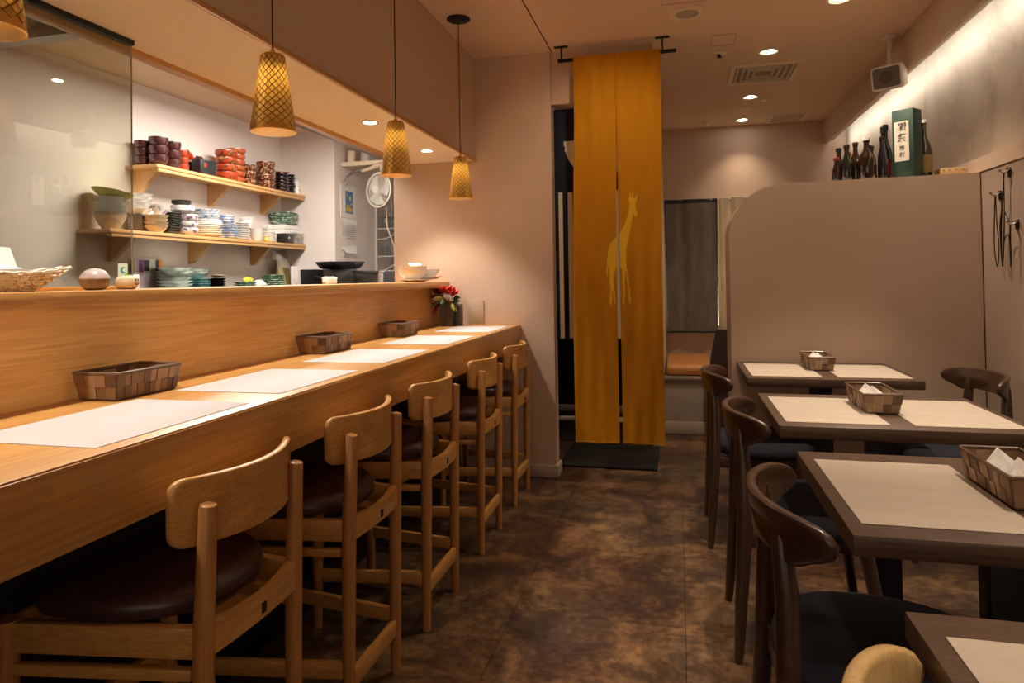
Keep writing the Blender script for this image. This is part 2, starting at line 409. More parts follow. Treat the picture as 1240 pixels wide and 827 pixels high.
arc = [(1.673+.010*cos(a), 1.242+.010*sin(a)) for a in [math.radians(50+20*k) for k in range(14)]]+[(1.676+.006*cos(a), 1.243+.006*sin(a)) for a in [math.radians(310-20*k) for k in range(14)]]
m.prism(arc, 'x', -1.5975, -1.597); part('crescent', m, plain('sticker_teal', (.02, .33, .35), .5), t, at(t))

# ------------------------------------------------------------------ bar stools
def make_stool(label):
    t = thing('bar_stool', label, 'bar stool', (0, 0, 0), 0, 'oak bar stools along the counter')
    for sy in (1, -1):
        part('leg', MB().tube([(.19, sy*.152, 0), (.19, sy*.151, .01), (.192, sy*.15, .3), (.195, sy*.149, .55), (.204, sy*.146, .788), (.2045, sy*.146, .794), (.205, sy*.146, .796)], [.0135, .015, .018, .019, .0165, .015, .009], 16), OAKZ, t)
    for sy in (1, -1):
        part('leg', MB().tube([(-.19, sy*.21, 0), (-.19, sy*.21, .01), (-.188, sy*.208, .3), (-.185, sy*.206, .575)], [.015, .0165, .0195, .0205], 16), OAKZ, t)
    # seat rails
    m = MB(); o = []
    n = 13
    vs = []
    for k in range(n):
        y = -.135+.27*k/(n-1); u = y/.135; x = .197+.012*(1-u*u); zt_ = .567+.012*u*u; zb = .517+.004*(1-u*u)
        for dx in (-.011, .011):
            for z in (zb, zt_): vs.append((x+dx, y, z))
    fs = []
    for k in range(n-1):
        a = 4*k; b = a+4; fs += [(a, a+1, b+1, b), (a+1, a+3, b+3, b+1), (a+3, a+2, b+2, b+3), (a+2, a, b, b+2)]
    fs += [(0, 2, 3, 1), (4*n-4, 4*n-3, 4*n-1, 4*n-2)]
    m.add(vs, fs); part('rear_rail', m, OAK, t)
    for sy in (1, -1):
        part('side_rail', MB().beam((.18, sy*.152, .545), (-.175, sy*.205, .545), .022, .056), OAKX, t)
        part('side_stretcher', MB().beam((.175, sy*.152, .486), (-.172, sy*.206, .486), .018, .022), OAKX, t)
        part('side_stretcher', MB().beam((.178, sy*.151, .18), (-.175, sy*.208, .18), .019, .042), OAKX, t)
    part('front_rail', MB().beam((-.187, -.19, .545), (-.187, .19, .545), .022, .056), OAK, t)
    part('rear_stretcher', MB().beam((.193, -.135, .15), (.193, .135, .15), .019, .046), OAK, t)
    part('foot_bar', MB().beam((-.19, -.19, .3), (-.19, .19, .3), .022, .042), OAK, t)
    # seat pad
    out = []
    for k in range(48):
        a = 2*PI*k/48; c_, s_ = cos(a), sin(a); e = 2.6
        x = math.copysign(abs(c_)**(2/e), c_); y = math.copysign(abs(s_)**(2/e), s_)
        w = .225 - .055*(x+1)/2
        out.append((-.022+.192*x, w*y))
    def fm(u, v, w): return (u, v, w + .012*((v/.2)**2) - .004)
    part('seat', MB().plate(out, fm, [(0, .572), (.93, .572), (.985, .577), (1, .590), (.985, .605), (.93, .616), (.8, .624), (.5, .628), (0, .629)]), LEATH, t)
    # curved backrest
    o2 = dens(rrect(.192, .064, .026, 6))
    def fb(u, v, w): return (.213-1.75*u*u+w, u+.008, .776+v + .12*u*u)
    part('backrest', MB().plate(o2, fb, [(0, .009), (.6, .009), (.9, .009), (.965, .0085), (.99, .006), (1, 0), (.99, -.006), (.965, -.0085), (.9, -.009), (.6, -.009), (0, -.009)]), OAKB, t)
    part('maker_plate', MB().rbox(.2195, .2215, -.008, .008, .53, .552, .001), BLACK, t, None, 'small black plate')
    return t
P0 = make_stool('oak bar stool with brown leather seat, nearest the camera')
P0.location = (-1.05, 1.225, 0)
for y, l in ((1.787, 'second oak bar stool from the camera, brown leather seat'), (2.35, 'middle oak bar stool of the row of five'),
             (3.01, 'fourth oak bar stool from the camera, beside the last one'), (3.635, 'last oak bar stool, next to the end wall')):
    again(P0, l, (-1.05, y, 0))

# placemats and baskets on the counter
pm = MB().box(-.155, .155, -.215, .215, 0, .0012)
pmm = pm.mesh('paper_placemat', MATP)
for i, (y, l) in enumerate(((1.18, 'white paper placemat nearest the camera on the counter'), (1.738, 'white paper placemat, second from camera on the counter'), (2.35, 'white paper placemat in the middle of the counter'),
             (3.0, 'white paper placemat fourth along the counter, past the third basket'), (3.665, 'white paper placemat farthest along the counter by the flowers'))):
    tag(link('placemat', pmm, None, (-1.135, y, .9181)), l, 'placemat', 'white placemats on the counter')
def make_basket(label, group, hx=.055, hy=.098, h=.07):
    t = thing('napkin_basket', label, 'basket', (0, 0, 0), 0, group)
    m = MB(); fl = .010
    def wall(ax, sgn, half, other, n):
        for i in range(n):
            for j in range(2):
                u0, u1 = -1+2*i/n, -1+2*(i+1)/n; z0, z1 = .004+(h-.012)*j/2, .004+(h-.012)*(j+1)/2
                off = .0018 if (i+j) % 2 else 0
                vs = []
                g1 = .04*(u1-u0)/2; 
                for (u, z) in ((u0+g1, z0+.0005), (u1-g1, z0+.0005), (u1-g1, z1), (u0+g1, z1)):
                    for d in (-.001, .0022+off):
                        f_ = fl*z/h; a = u*(half+f_)*.995; b = sgn*(other+f_+d)
                        vs.append((a, b, z) if ax == 'x' else (b, a, z))
                m.add(vs, [(1, 3, 5, 7), (0, 6, 4, 2), (0, 2, 3, 1), (2, 4, 5, 3), (4, 6, 7, 5), (6, 0, 1, 7)])
    for sg in (1, -1): wall('x', sg, hx, hy, 4); wall('y', sg, hy, hx, 10)
    part('weave', m, BASK, t)
    part('bottom', MB().rbox(-hx, hx, -hy, hy, .0005, .004, .001), BASKR, t)
    rim = [(x, y, h-.004) for x, y in rrect(hx+fl+.001, hy+fl+.001, .006, 3)]
    part('rim', MB().tube(rim, .0045, 6, closed=True, flat=.7), BASKR, t)
    return t
B0 = make_basket('empty brown woven basket on the counter, nearest the camera', 'empty baskets against the counter backboard')
B0.location = (-1.38, 1.465, .9181); 
again(B0, 'empty woven basket in the middle of the counter', (-1.388, 2.475, .9181), -.02)
again(B0, 'pale empty woven basket on the counter, farthest one', (-1.388, 3.22, .9181), .02)

# ------------------------------------------------------------------ dining tables
def make_table(label, dy):
    t = thing('dining_table', label, 'table', (0, 0, 0), 0, 'walnut two-seat tables on the right')
    part('tabletop', MB().rbox(-.35, .35, -dy/2, dy/2, .712, .75, .003), WAL, t)
    part('column', MB().rbox(-.045, .045, -.03, .03, .012, .70, .004), BLACKT, t)
    part('base_plate', MB().rbox(-.2, .2, -.2, .2, 0, .012, .003), BLACKT, t)
    part('mounting_plate', MB().rbox(-.15, .15, -.15, .15, .70, .712, .002), BLACKT, t)
    return t
TX = .633
T0 = make_table('walnut table against the partition, farthest of the dining tables', .575)
T0.location = (TX, 3.42, 0)
TY = {1: 3.42, 2: 2.445, 3: 1.568, 4: .72}
again(T0, 'second walnut table from the partition, with two mats and basket', (TX, TY[2], 0))
again(T0, 'third walnut table from the partition, cut by right frame edge', (TX, TY[3], 0))
again(T0, 'nearest walnut table, only its corner in the lower right', (TX, TY[4], 0))
dm = MB().rbox(-.145, .145, -.22, .22, 0, .0015, .0005, 1).mesh('woven_placemat', MATB)
for i, w in ((1, 'farthest dining table by the partition'), (2, 'second dining table from the partition'), (3, 'third dining table from the partition'), (4, 'nearest dining table')):
    for sx, sd in ((-1, 'left'), (1, 'right')):
        if i == 4 and sx == 1: continue
        tag(link('placemat', dm, None, (TX+sx*.178, TY[i]-.012+(.015 if i == 4 else 0), .7502)), 'beige woven placemat on the %s side of the %s' % (sd, w), 'placemat', 'beige placemats on the dining tables')
B1 = make_basket('brown woven basket holding white napkins on the farthest dining table', 'napkin baskets on the dining tables', .047, .108, .066)
B1.location = (.635, 3.50, .7518)
BL = [(B1, .635, 3.50, 'the farthest dining table')]
for x, y, w in ((.622, 2.49, 'the second dining table from the partition'), (.652, 1.575, 'the third dining table from the partition')):
    BL.append((again(B1, 'brown woven basket holding white napkins on ' + w, (x, y, .7518)), x, y, w))
NAP = plain('white_napkin', (.85, .83, .8), .8)
for bi, (b_, x, y, w) in enumerate(BL):
    rr = random.Random(bi)
    for k in range(3):
        m = MB(); a = rr.uniform(-.3, .3); y0 = -.055+.045*k; h = .05+rr.uniform(0, .016)
        # folded napkin: two leaning triangular leaves joined at the base
        P_ = [(-.034, y0-.02, .006), (.034, y0-.005, .006), (.03, y0+.03, h*.75), (-.004+.01*a, y0+.035, h+.012), (-.032, y0+.02, h*.7)]
        Q_ = [(px, py+.004, pz) for px, py, pz in P_]
        m.add(P_+Q_, [(0, 1, 2, 3, 4), (9, 8, 7, 6, 5), (0, 5, 6, 1), (1, 6, 7, 2), (2, 7, 8, 3), (3, 8, 9, 4), (4, 9, 5, 0)])
        solo('napkin', m, NAP, 'folded white paper napkin in the basket on ' + w, 'napkin', (x, y, .7518), 'napkins in the basket on ' + w, 20)

# ------------------------------------------------------------------ dining chairs (back towards -x)
def make_chair(label, wd, group, cat='chair'):
    t = thing('dining_chair', label, cat, (0, 0, 0), 0, group)
    for sy in (1, -1):
        part('leg', MB().tube([(-.232, sy*.21, 0), (-.228, sy*.208, .03), (-.212, sy*.19, .25), (-.20, sy*.172, .42), (-.198, sy*.150, .60), (-.205, sy*.138, .70), (-.206, sy*.137, .722)], [.013, .0155, .021, .025, .022, .018, .012], 14, flat=.8), wd, t)
    for sy in (1, -1):
        part('leg', MB().tube([(.20, sy*.20, 0), (.195, sy*.197, .03), (.165, sy*.18, .25), (.14, sy*.168, .39)], [.012, .0145, .02, .023], 14), wd, t)
    m = MB(); 
    m.beam((-.19, -.165, .372), (-.19, .165, .372), .022, .05); m.beam((.14, -.16, .372), (.14, .16, .372), .022, .05)
    for sy in (1, -1): m.beam((-.19, sy*.172, .372), (.14, sy*.166, .372), .022, .05)
    part('seat_frame', m, wd, t)
    out = []
    for k in range(56):
        a = 2*PI*k/56; c_, s_ = cos(a), sin(a); e = 2.25
        x = math.copysign(abs(c_)**(2/e), c_); y = math.copysign(abs(s_)**(2/e), s_)
        out.append((.01+.235*x*(1 if x > 0 else .93), .255*y*(1-.04*x)))
    def fm(u, v, w): return (u, v, w+.10*u*u)
    part('seat', MB().plate(out, fm, [(0, .398), (.9, .398), (.975, .403), (1, .418), (.99, .434), (.955, .446), (.88, .454), (.6, .457), (0, .455)]), NAVY, t)
    # wrap-around backrest: outline in (arc position u, height v)
    top = []; bot = []
    for k in range(41):
        u = -1+2*k/40
        hh = .042 + .006*(1-u*u)
        e = (1-abs(u)**5)**.5
        top.append((u*.245, hh*e*.95)); 
        dip = .014*math.exp(-((abs(u)-.60)/.12)**2)
        bot.append((u*.245, -(hh*e+dip*e)))
    outl = top+bot[::-1][1:-1]
    def fb(u, v, w):
        q = u/.245; yy = .228*sin(q*1.30)/sin(1.30); xx = -.238+.118*(1-cos(q*1.30))/(1-cos(1.30))
        nx, ny = -cos(q*.95), sin(q*.95)
        return (xx+nx*w+v*-.12, yy+ny*w, .716+v+.004*q*q)
    part('backrest', MB().plate(outl, fb, [(0, .010), (.5, .010), (.85, .010), (.95, .0095), (.985, .007), (1, 0), (.985, -.007), (.95, -.0095), (.85, -.010), (.5, -.010), (0, -.010)]), wd, t, ang=60)
    return t
C0 = make_chair('dark wood chair with curved back, left of the farthest dining table', WALZ, 'dark curved-back dining chairs')
C0.location = (.345, 3.33, 0)
again(C0, 'dark wood chair with curved back, left of second table from partition', (.388, 2.43, 0))
again(C0, 'dark wood chair with navy seat, left of third table from partition', (.384, 1.515, 0))
again(C0, 'dark wood chair facing left, right of the farthest dining table', (1.10, 3.36, 0), PI+.12)
C1 = make_chair('wood chair painted pale as if brightly lit, rounded back end at lower right edge', LITWD, None)
C1.location = (.400, .70, 0)

# ------------------------------------------------------------------ pendants
def make_pendant(label):
    t = thing('pendant_lamp', label, 'pendant lamp', (0, 0, CZ), 0, 'brass pendant lamps over the counter')
    zb, ztp = 1.622-CZ, 1.84-CZ; rb, rt = .062, .030; H = ztp-zb
    def R(z): return rb+(rt-rb)*((z-zb)/H)**.92
    part('ceiling_rose', MB().lathe([(0, 0), (.062, 0), (.062, -.006), (.055, -.011), (0, -.012)], 32), BLACK, t)
    part('cord', MB().tube([(0, 0, -.01), (0, 0, ztp+.012)], .0024, 8), BLACK, t)
    # lattice of diamonds
    n = 15; rows = 20; z0 = zb+.012; z1 = ztp-.002
    bm = bmesh.new(); g = {}
    zs = [z0+(z1-z0)*(1-(1-i/rows)**1.0) for i in range(rows+1)]
    def V(i, k):
        k2 = k % (2*n); key = (i, k2)
        if key not in g:
            a = PI*k2/n; r = R(zs[i]); g[key] = bm.verts.new((r*cos(a), r*sin(a), zs[i]))
        return g[key]
    fl = []
    for i in range(rows+1):
        for k in range(2*n):
            if (i+k) % 2: continue
            if i+2 <= rows: fl.append(bm.faces.new((V(i, k), V(i+1, k+1), V(i+2, k), V(i+1, k-1))))
    bmesh.ops.recalc_face_normals(bm, faces=bm.faces[:])
    bmesh.ops.inset_individual(bm, faces=fl, thickness=.0016, depth=-.0022)
    for f in bm.faces: f.material_index = 0
    for f in fl:
        if f.is_valid: f.material_index = 1
    bmesh.ops.solidify(bm, geom=bm.faces[:], thickness=.0006)
    me = bpy.data.meshes.new('lattice'); bm.to_mesh(me); bm.free(); me.materials.append(BRONZE); me.materials.append(GOLDT)
    m = MB()
    m.lathe([(R(zb), zb), (R(zb)+.0012, zb+.001), (R(z0+.014)+.001, z0+.014), (R(z0+.014)-.0006, z0+.014), (R(zb)-.0012, zb)], 48)
    m2 = MB(); m2.lathe([(.004, ztp+.004), (rt-.004, ztp+.004), (rt+.0012, ztp+.001), (R(ztp-.012)+.0012, ztp-.012), (R(ztp-.012)-.001, ztp-.012), (rt-.003, ztp), (.004, ztp)], 48)
    o = part('shade', m, GOLD, t)
    link('lattice', me, o); part('top_cap', m2, GOLD, t)
    part('bulb_holder', MB().lathe([(0, ztp+.018), (.006, ztp+.018), (.008, ztp), (.018, ztp-.004), (.018, ztp-.045), (0, ztp-.045)], 20), GOLD, t)
    part('bulb', MB().lathe([(0, ztp-.045), (.016, ztp-.047), (.022, ztp-.058), (.018, ztp-.072), (0, ztp-.078)], 20), BULB, t)
    return t
L0 = make_pendant('brass lattice pendant lamp farthest from camera, whole cord and ceiling rose visible'); PX_ = -1.103
L0.location = (PX_, 3.385, CZ)
again(L0, 'brass lattice pendant lamp in the middle, above the third stool', (PX_, 2.548, CZ))
again(L0, 'large brass lattice pendant lamp hanging in front of kitchen shelves', (PX_, 1.69, CZ))
again(L0, 'brass lattice pendant lamp cut off by top left corner', (PX_, .865, CZ))

# ------------------------------------------------------------------ light helpers
def lamp(kind, name, loc, power, col, **k):
    d = bpy.data.lights.new(name, kind); d.energy = power; d.color = col
    for a, v in k.items(): setattr(d, a, v)
    o = bpy.data.objects.new(name, d); COL.objects.link(o); o.location = loc; return o
WARM = (1, .76, .50); WARM2 = (1, .79, .58); 
def spot(name, loc, power, angle=95, blend=.8, col=WARM, to=None, r=.03):
    o = lamp('SPOT', name, loc, power, col, spot_size=math.radians(angle), spot_blend=blend, shadow_soft_size=r)
    if to: o.rotation_euler = (Vector(to)-Vector(loc)).to_track_quat('-Z', 'Y').to_euler()
    return o
# soffit downlights
ring = MB().lathe([(.058, 0), (.05, -.003), (.046, 0)], 32)
def make_dl(label, loc, group, r=.045, glowm=DLG):
    t = thing('downlight', label, 'downlight', loc, 0, group)
    part('trim_ring', MB().lathe([(r, 0), (r*1.28, 0), (r*1.26, -.004), (r*1.02, -.005), (r, -.001)], 32), WHITE, t)
    part('lens', MB().lathe([(0, -.0012), (r, -.0012), (r, 0), (0, 0)], 32), glowm, t)
    return t
for y, l in ((.68, 'first'), (1.41, 'second'), (2.155, 'third'), (2.9, 'fourth'), (3.635, 'fifth')):
    make_dl('recessed downlight in the soffit over the counter, %s from the camera' % l, (-1.385, y, 1.94), 'downlights in the soffit over the counter', .032)
    spot('soffit_spot', (-1.385, y, 1.925), 36, 92, .6, (1, .86, .72), (-1.34, y, 0), .025)
for y in (1.69, 2.548, 3.385, .865):
    lamp('POINT', 'pendant_point', (PX_, y, 1.755), 5., WARM, shadow_soft_size=.015)
# ceiling downlights
def make_cdl(label, loc, r=.05):
    t = thing('downlight', label, 'downlight', loc, 0, 'recessed ceiling downlights')
    part('trim_ring', MB().lathe([(r*.92, .0), (r*1.3, 0), (r*1.28, -.005), (r*1.05, -.007), (r*.92, -.002)], 32), CREAMPL, t)
    part('reflector', MB().lathe([(0, -.0012), (r*.92, -.0012), (r*.92, 0), (0, 0)], 32), plain('reflector%d' % len(MATS), (.5, .4, .3), .25, .8), t)
    part('lens', MB().lathe([(0, -.006), (r*.55, -.006), (r*.6, -.0015), (0, -.0015)], 24), DLC, t)
    return t
for (x, y), l, pw in (((.565, 4.407), 'ceiling downlight beside the square air vent, before it', 40), ((.565, 5.495), 'ceiling downlight just behind the square air vent', 36), ((.574, 6.294), 'ceiling downlight nearest the back wall', 15), ((.81, 3.66), 'ceiling downlight cut by the top edge, above the partition', 75)):
    make_cdl(l, (x, y, CZ)); spot('ceiling_spot', (x, y, CZ-.03), pw, 100, .9, WARM2, (x, y, 0))
for x, y, pw in ((.78, 2.72, 95), (.78, 1.5, 70), (.78, .4, 50), (.0, 2.75, 34), (-.05, 1.7, 10)):
    spot('table_spot', (x, y, CZ-.03), pw, 70, .6, WARM2, (x-.02, y, 0))
# cove strip
t = thing('cove_strip_light', 'cool white strip light hidden behind the ceiling cove beam', 'strip light', (1.33, 2, 2.375))
part('strip', MB().box(1.314, 1.326, -1.4, 6.4, 2.372, 2.380), LED, t, at(t))
part('channel', MB().rbox(1.311, 1.332, -1.4, 6.4, 2.362, 2.371, .001), WHITE, t, at(t))
for k in range(4):
    o = lamp('AREA', 'cove_area', (1.345, -.45+1.95*k, 2.385), 2.6, (1., .93, .82), shape='RECTANGLE', size=.02, size_y=1.9)
    o.rotation_euler = (0, math.radians(-38), 0)
# kitchen fluorescents
t = thing('kitchen_ceiling_light', 'flat white ceiling light inside the kitchen', 'ceiling light', (-2.65, 4.3, CZ))
part('housing', MB().rbox(-.12, .12, -.62, .62, -.05, 0, .006), WHITE, t)
part('diffuser', MB().rbox(-.1, .1, -.6, .6, -.056, -.05, .002), glow('fluorescent', (.95, .97, 1.), 6), t)
for y, p in ((4.0, 60), (1.6, 26)):
    o = lamp('AREA', 'kitchen_area', (-2.5, y, CZ-.07), p, (1., .90, .80), shape='RECTANGLE', size=.5, size_y=1.3)
# added fill lamp behind the camera, stands in for bounced room light
o = lamp('AREA', 'fill_area', (.2, -1.4, 1.4), 11, (1, .78, .56), shape='RECTANGLE', size=2.4, size_y=1.8); o.rotation_euler = (math.radians(104), 0, 0)
lamp('POINT', 'alcove_point', (-.9, 5.0, 2.3), 3, WARM, shadow_soft_size=.1)

# ------------------------------------------------------------------ ceiling fittings
def disc_fit(name, label, cat, loc, r, rings, mats):
    pass
t = thing('ceiling_speaker', 'round beige ceiling speaker near the yellow curtain', 'speaker', (.069, 3.644, CZ))
part('frame', MB().lathe([(.078, 0), (.094, 0), (.093, -.005), (.083, -.009), (.078, -.006)], 40), CREAMPL, t)
part('grille', MB().lathe([(0, -.007), (.04, -.007), (.078, -.005), (.078, 0), (0, 0)], 40), plain('beige_mesh', (.42, .34, .24), .7, bmp=.7, nscale=900), t)
m = MB(); 
def frame(m, x0, x1, y0, y1, w, z0, z1, mi=0):
    m.box(x0, x1, y0, y0+w, z0, z1, mi); m.box(x0, x1, y1-w, y1, z0, z1, mi); m.box(x0, x0+w, y0+w, y1-w, z0, z1, mi); m.box(x1-w, x1, y0+w, y1-w, z0, z1, mi)
t = thing('air_vent', 'square beige air conditioning vent with slats in the ceiling', 'air vent', (.585, 4.87, CZ))
m = MB(); frame(m, -.22, .22, -.23, .23, .03, -.012, 0); part('frame', m, CREAMPL, t)
m = MB()
for k in range(4): frame(m, -.18+.038*k, .18-.038*k, -.19+.04*k, .19-.04*k, .012, -.009+.0005*k, -.002)
part('slats', m, plain('vent_slats', (.66, .56, .42), .5), t)
part('backing', MB().box(-.19, .19, -.2, .2, -.002, 0), plain('vent_dark', (.3, .24, .18), .8), t)
t = thing('air_vent', 'flat beige ceiling panel near the back wall', 'air vent', (.95, 6.31, CZ))
m = MB(); frame(m, -.15, .15, -.17, .17, .022, -.01, 0); part('frame', m, CREAMPL, t)
part('panel', MB().box(-.128, .128, -.148, .148, -.005, 0), plain('vent_panel', (.5, .42, .3), .5), t)
m = MB(); frame(m, -.065, .065, -.095, .095, .002, -.0015, 0)
solo('access_hatch', m, plain('seam_brown', (.25, .17, .11), .8), 'small square access hatch outline in the ceiling', 'hatch', (.28, 4.12, CZ))
m = MB(); frame(m, -.11, .11, -.1, .1, .002, -.0015, 0)
solo('access_hatch', m, MATS['seam_brown'], 'ceiling access hatch outline at the top edge, by the round speaker', 'hatch', (.05, 3.40, CZ))
t = thing('sprinkler', 'small ceiling sprinkler in front of the square vent', 'sprinkler', (.271, 4.368, CZ))
part('plate', MB().lathe([(0, 0), (.042, 0), (.04, -.004), (.02, -.007), (0, -.007)], 28), CREAMPL, t)
part('head', MB().lathe([(0, -.007), (.008, -.007), (.008, -.02), (.016, -.021), (.016, -.024), (0, -.024)], 16), IRON, t)
t = thing('sprinkler', 'small ceiling sprinkler behind the vent, beside a downlight', 'sprinkler', (.675, 5.6, CZ))
part('plate', MB().lathe([(0, 0), (.035, 0), (.033, -.004), (.016, -.007), (0, -.007)], 28), CREAMPL, t)
part('head', MB().lathe([(0, -.007), (.008, -.007), (.008, -.016), (.014, -.017), (.014, -.02), (0, -.02)], 16), CREAMPL, t)
solo('blank_cover', MB().lathe([(0, 0), (.065, 0), (.063, -.005), (.05, -.008), (0, -.009)], 32), CREAMPL, 'plain round ceiling cover between two far downlights', 'cover', (.563, 5.865, CZ))
t = thing('smoke_detector', 'beige smoke detector on ceiling near the back wall', 'smoke detector', (.272, 6.25, CZ))
part('base', MB().lathe([(0, 0), (.055, 0), (.053, -.012), (0, -.014)], 28), CREAMPL, t)
part('sensor', MB().lathe([(0, -.014), (.034, -.014), (.032, -.034), (.02, -.042), (0, -.043)], 24), CREAMPL, t)
# wall speaker hanging from ceiling
t = thing('hanging_speaker', 'white box speaker hanging from the ceiling by its bracket', 'speaker', (1.222, 4.34, CZ))
part('ceiling_plate', MB().lathe([(0, 0), (.06, 0), (.058, -.008), (.03, -.014), (0, -.014)], 28, sx=.9), WHITE, t)
m = MB().tube([(0, 0, -.01), (0, 0, -.07)], .014, 14); m.tube([(0, 0, -.06), (-.03, -.10, -.20)], [.011, .017], 12); m.tube([(-.02, 0, -.09), (.02, 0, -.09)], .009, 10)
part('bracket', m, WHITE, t)
M = Matrix.Translation((-.035, -.11, -.268)) @ Matrix.Scale(1.0, 4) @ Matrix.Rotation(math.radians(-38), 4, 'Z') @ Matrix.Rotation(math.radians(8), 4, 'X')
# tapered cabinet
m = MB(); f = dens(rrect(.085, .068, .018, 4)); vs = []; 
def cab(u, v, w): return M @ Vector((u, w, v))
o_ = []
for (sc_, w) in ((0, -.05), (.96, -.05), (1, -.044), (1, -.02), (.72, .075), (.66, .08), (0, .08)): o_.append((sc_, w))
m.plate(f, cab, o_); part('cabinet', m, WHITE, t)
m = MB(); m.plate(dens(rrect(.073, .056, .014, 4)), cab, [(0, -.053), (.9, -.053), (1, -.0505)]); g_ = part('grille', m, GREYGR, t)
m = MB(); m.lathe([(0, 0), (.034, 0), (.036, .0018), (.0, .0018)], 28, M=M @ Matrix.Translation((0, -.0532, 0)) @ Matrix.Rotation(PI/2, 4, 'X')); part('cone', m, plain('grille_dark', (.09, .075, .06), .8), g_)

# ------------------------------------------------------------------ cloth helper: raster cloth with colour regions
def inpoly(x, y, P):
    c = False; n = len(P); j = n-1
    for i in range(n):
        xi, yi = P[i]; xj, yj = P[j]
        if (yi > y) != (yj > y) and x < (xj-xi)*(y-yi)/(yj-yi)+xi: c = not c
        j = i
    return c
def cloth(name, x0f, x1f, z0, z1, wave, step, mats, region, parent, th=.0015, label=None):
    """x0f/x1f: edge as function of z; region(x,z)->material index"""
    nx = max(2, int((x1f(z0)-x0f(z0))/step)); nz = max(2, int((z1-z0)/step))
    vs = []; fs = []; mi = []
    for side in (-1, 1):
        for j in range(nz+1):
            z = z0+(z1-z0)*j/nz
            for i in range(nx+1):
                x = x0f(z)+(x1f(z)-x0f(z))*i/nx; vs.append((x, wave(x, z)+side*th/2, z))
    W = nx+1; o = W*(nz+1)
    for j in range(nz):
        for i in range(nx):
            a = j*W+i
            zc = z0+(z1-z0)*(j+.5)/nz; xc = x0f(zc)+(x1f(zc)-x0f(zc))*(i+.5)/nx; r = region(xc, zc)
            fs.append((a, a+1, a+W+1, a+W)); mi.append(r)
            fs.append((o+a, o+a+W, o+a+W+1, o+a+1)); mi.append(r)
    for j in range(nz):
        for i in (0, nx):
            a = j*W+i; fs.append((a, a+W, o+a+W, o+a)); mi.append(0)
    for i in range(nx):
        for j in (0, nz):
            a = j*W+i; fs.append((a, a+1, o+a+1, o+a)); mi.append(0)
    me = bpy.data.meshes.new(name); me.from_pydata(vs, [], fs)
    for m in mats: me.materials.append(m)
    for p, k in zip(me.polygons, mi): p.material_index = k
    me.shade_smooth()
    ob = link(name, me, parent)
    if label: ob['label'] = label
    return ob
# yellow noren with the giraffe
YEL = weave('mustard_linen', (.50, .20, .005), (.64, .275, .009), 900, 0, 900, .85, .25, .12)
YEL2 = weave('giraffe_yellow', (.80, .46, .015), (.9, .55, .03), 900, 0, 900, .85, .25, .12)
def gp(px, py):   # crop pixel (386x827 crop of x 720-790, y 225-375) to cloth x,z
    return (-.467+px/386*.317, 1.734-py/827*.724)
GB = [gp(*q) for q in ((168, 335), (140, 350), (112, 375), (97, 405), (88, 440), (80, 500), (76, 560), (76, 608), (82, 606), (84, 560), (90, 520), (93, 560), (96, 640), (97, 720), (94, 792), (106, 795), (110, 720), (113, 690), (120, 740), (128, 792), (138, 792), (128, 720), (124, 640), (128, 590), (140, 550), (160, 545), (200, 555), (210, 560), (216, 610), (218, 650), (226, 720), (230, 785), (242, 785), (236, 710), (228, 640), (221, 580), (216, 550), (212, 500), (214, 440), (222, 390), (238, 330), (252, 270), (262, 215), (268, 190), (276, 212), (290, 214), (293, 195), (286, 150), (286, 128), (294, 108), (297, 78), (290, 76), (284, 92), (277, 96), (273, 88), (270, 58), (264, 52), (260, 58), (262, 90), (256, 90), (252, 62), (246, 52), (243, 60), (247, 90), (244, 96), (240, 88), (233, 84), (235, 100), (246, 124), (240, 160), (232, 200), (215, 245), (192, 290))]
leg2 = [gp(*q) for q in ((186, 545), (212, 545), (204, 600), (200, 640), (196, 790), (186, 790), (188, 680), (184, 620))]
def greg(x, z): return 1 if inpoly(x, z, GB) or inpoly(x, z, leg2) else 0
t = thing('noren_curtain', 'long mustard yellow split curtain with a giraffe, hanging from the ceiling', 'curtain', (-.34, 3.95, 2.5))
wav = lambda x, z: 3.95+.004*sin(x*38+1+z*1.1)+.006*sin(x*17+z*.8)*(1.0-.3*z)+.003*sin(x*75-z*2)
zs_ = 2.16
zz = lambda z: max(0, min(1, (2.1-z)/.9))
offs = Vector(at(t))
a = cloth('panel', lambda z: -.581-.022*zz(z), lambda z: -.335-.0005-.012*zz(z), .243, 2.503, wav, .0042, [YEL, YEL2], greg, t); a.location = offs
b = cloth('panel', lambda z: -.335+.0005+.006*zz(z), lambda z: -.078-.012*zz(z), .243, 2.503, wav, .0042, [YEL, YEL2], greg, t); b.location = offs
spot('noren_fill_spot', (-.25, 3.15, 2.55), 16, 100, .9, WARM2, (-.45, 4.1, 1.4))  # added spot out of view, only there to brighten the curtains
t = thing('curtain_rod', 'black curtain rod on ceiling brackets holding the yellow curtain', 'curtain rod', (-.33, 3.965, 2.52))
part('rod', MB().beam((-.675, 3.966, 2.49), (.012, 3.966, 2.49), .016, .02), IRON, t, at(t))
for x in (-.655, -.065):
    m = MB().box(x-.004, x+.004, 3.975, 3.982, 2.48, 2.573); m.rbox(x-.04, x+.04, 3.95, 3.982, 2.57, 2.5745, .001)
    part('bracket', m, IRON, t, at(t))

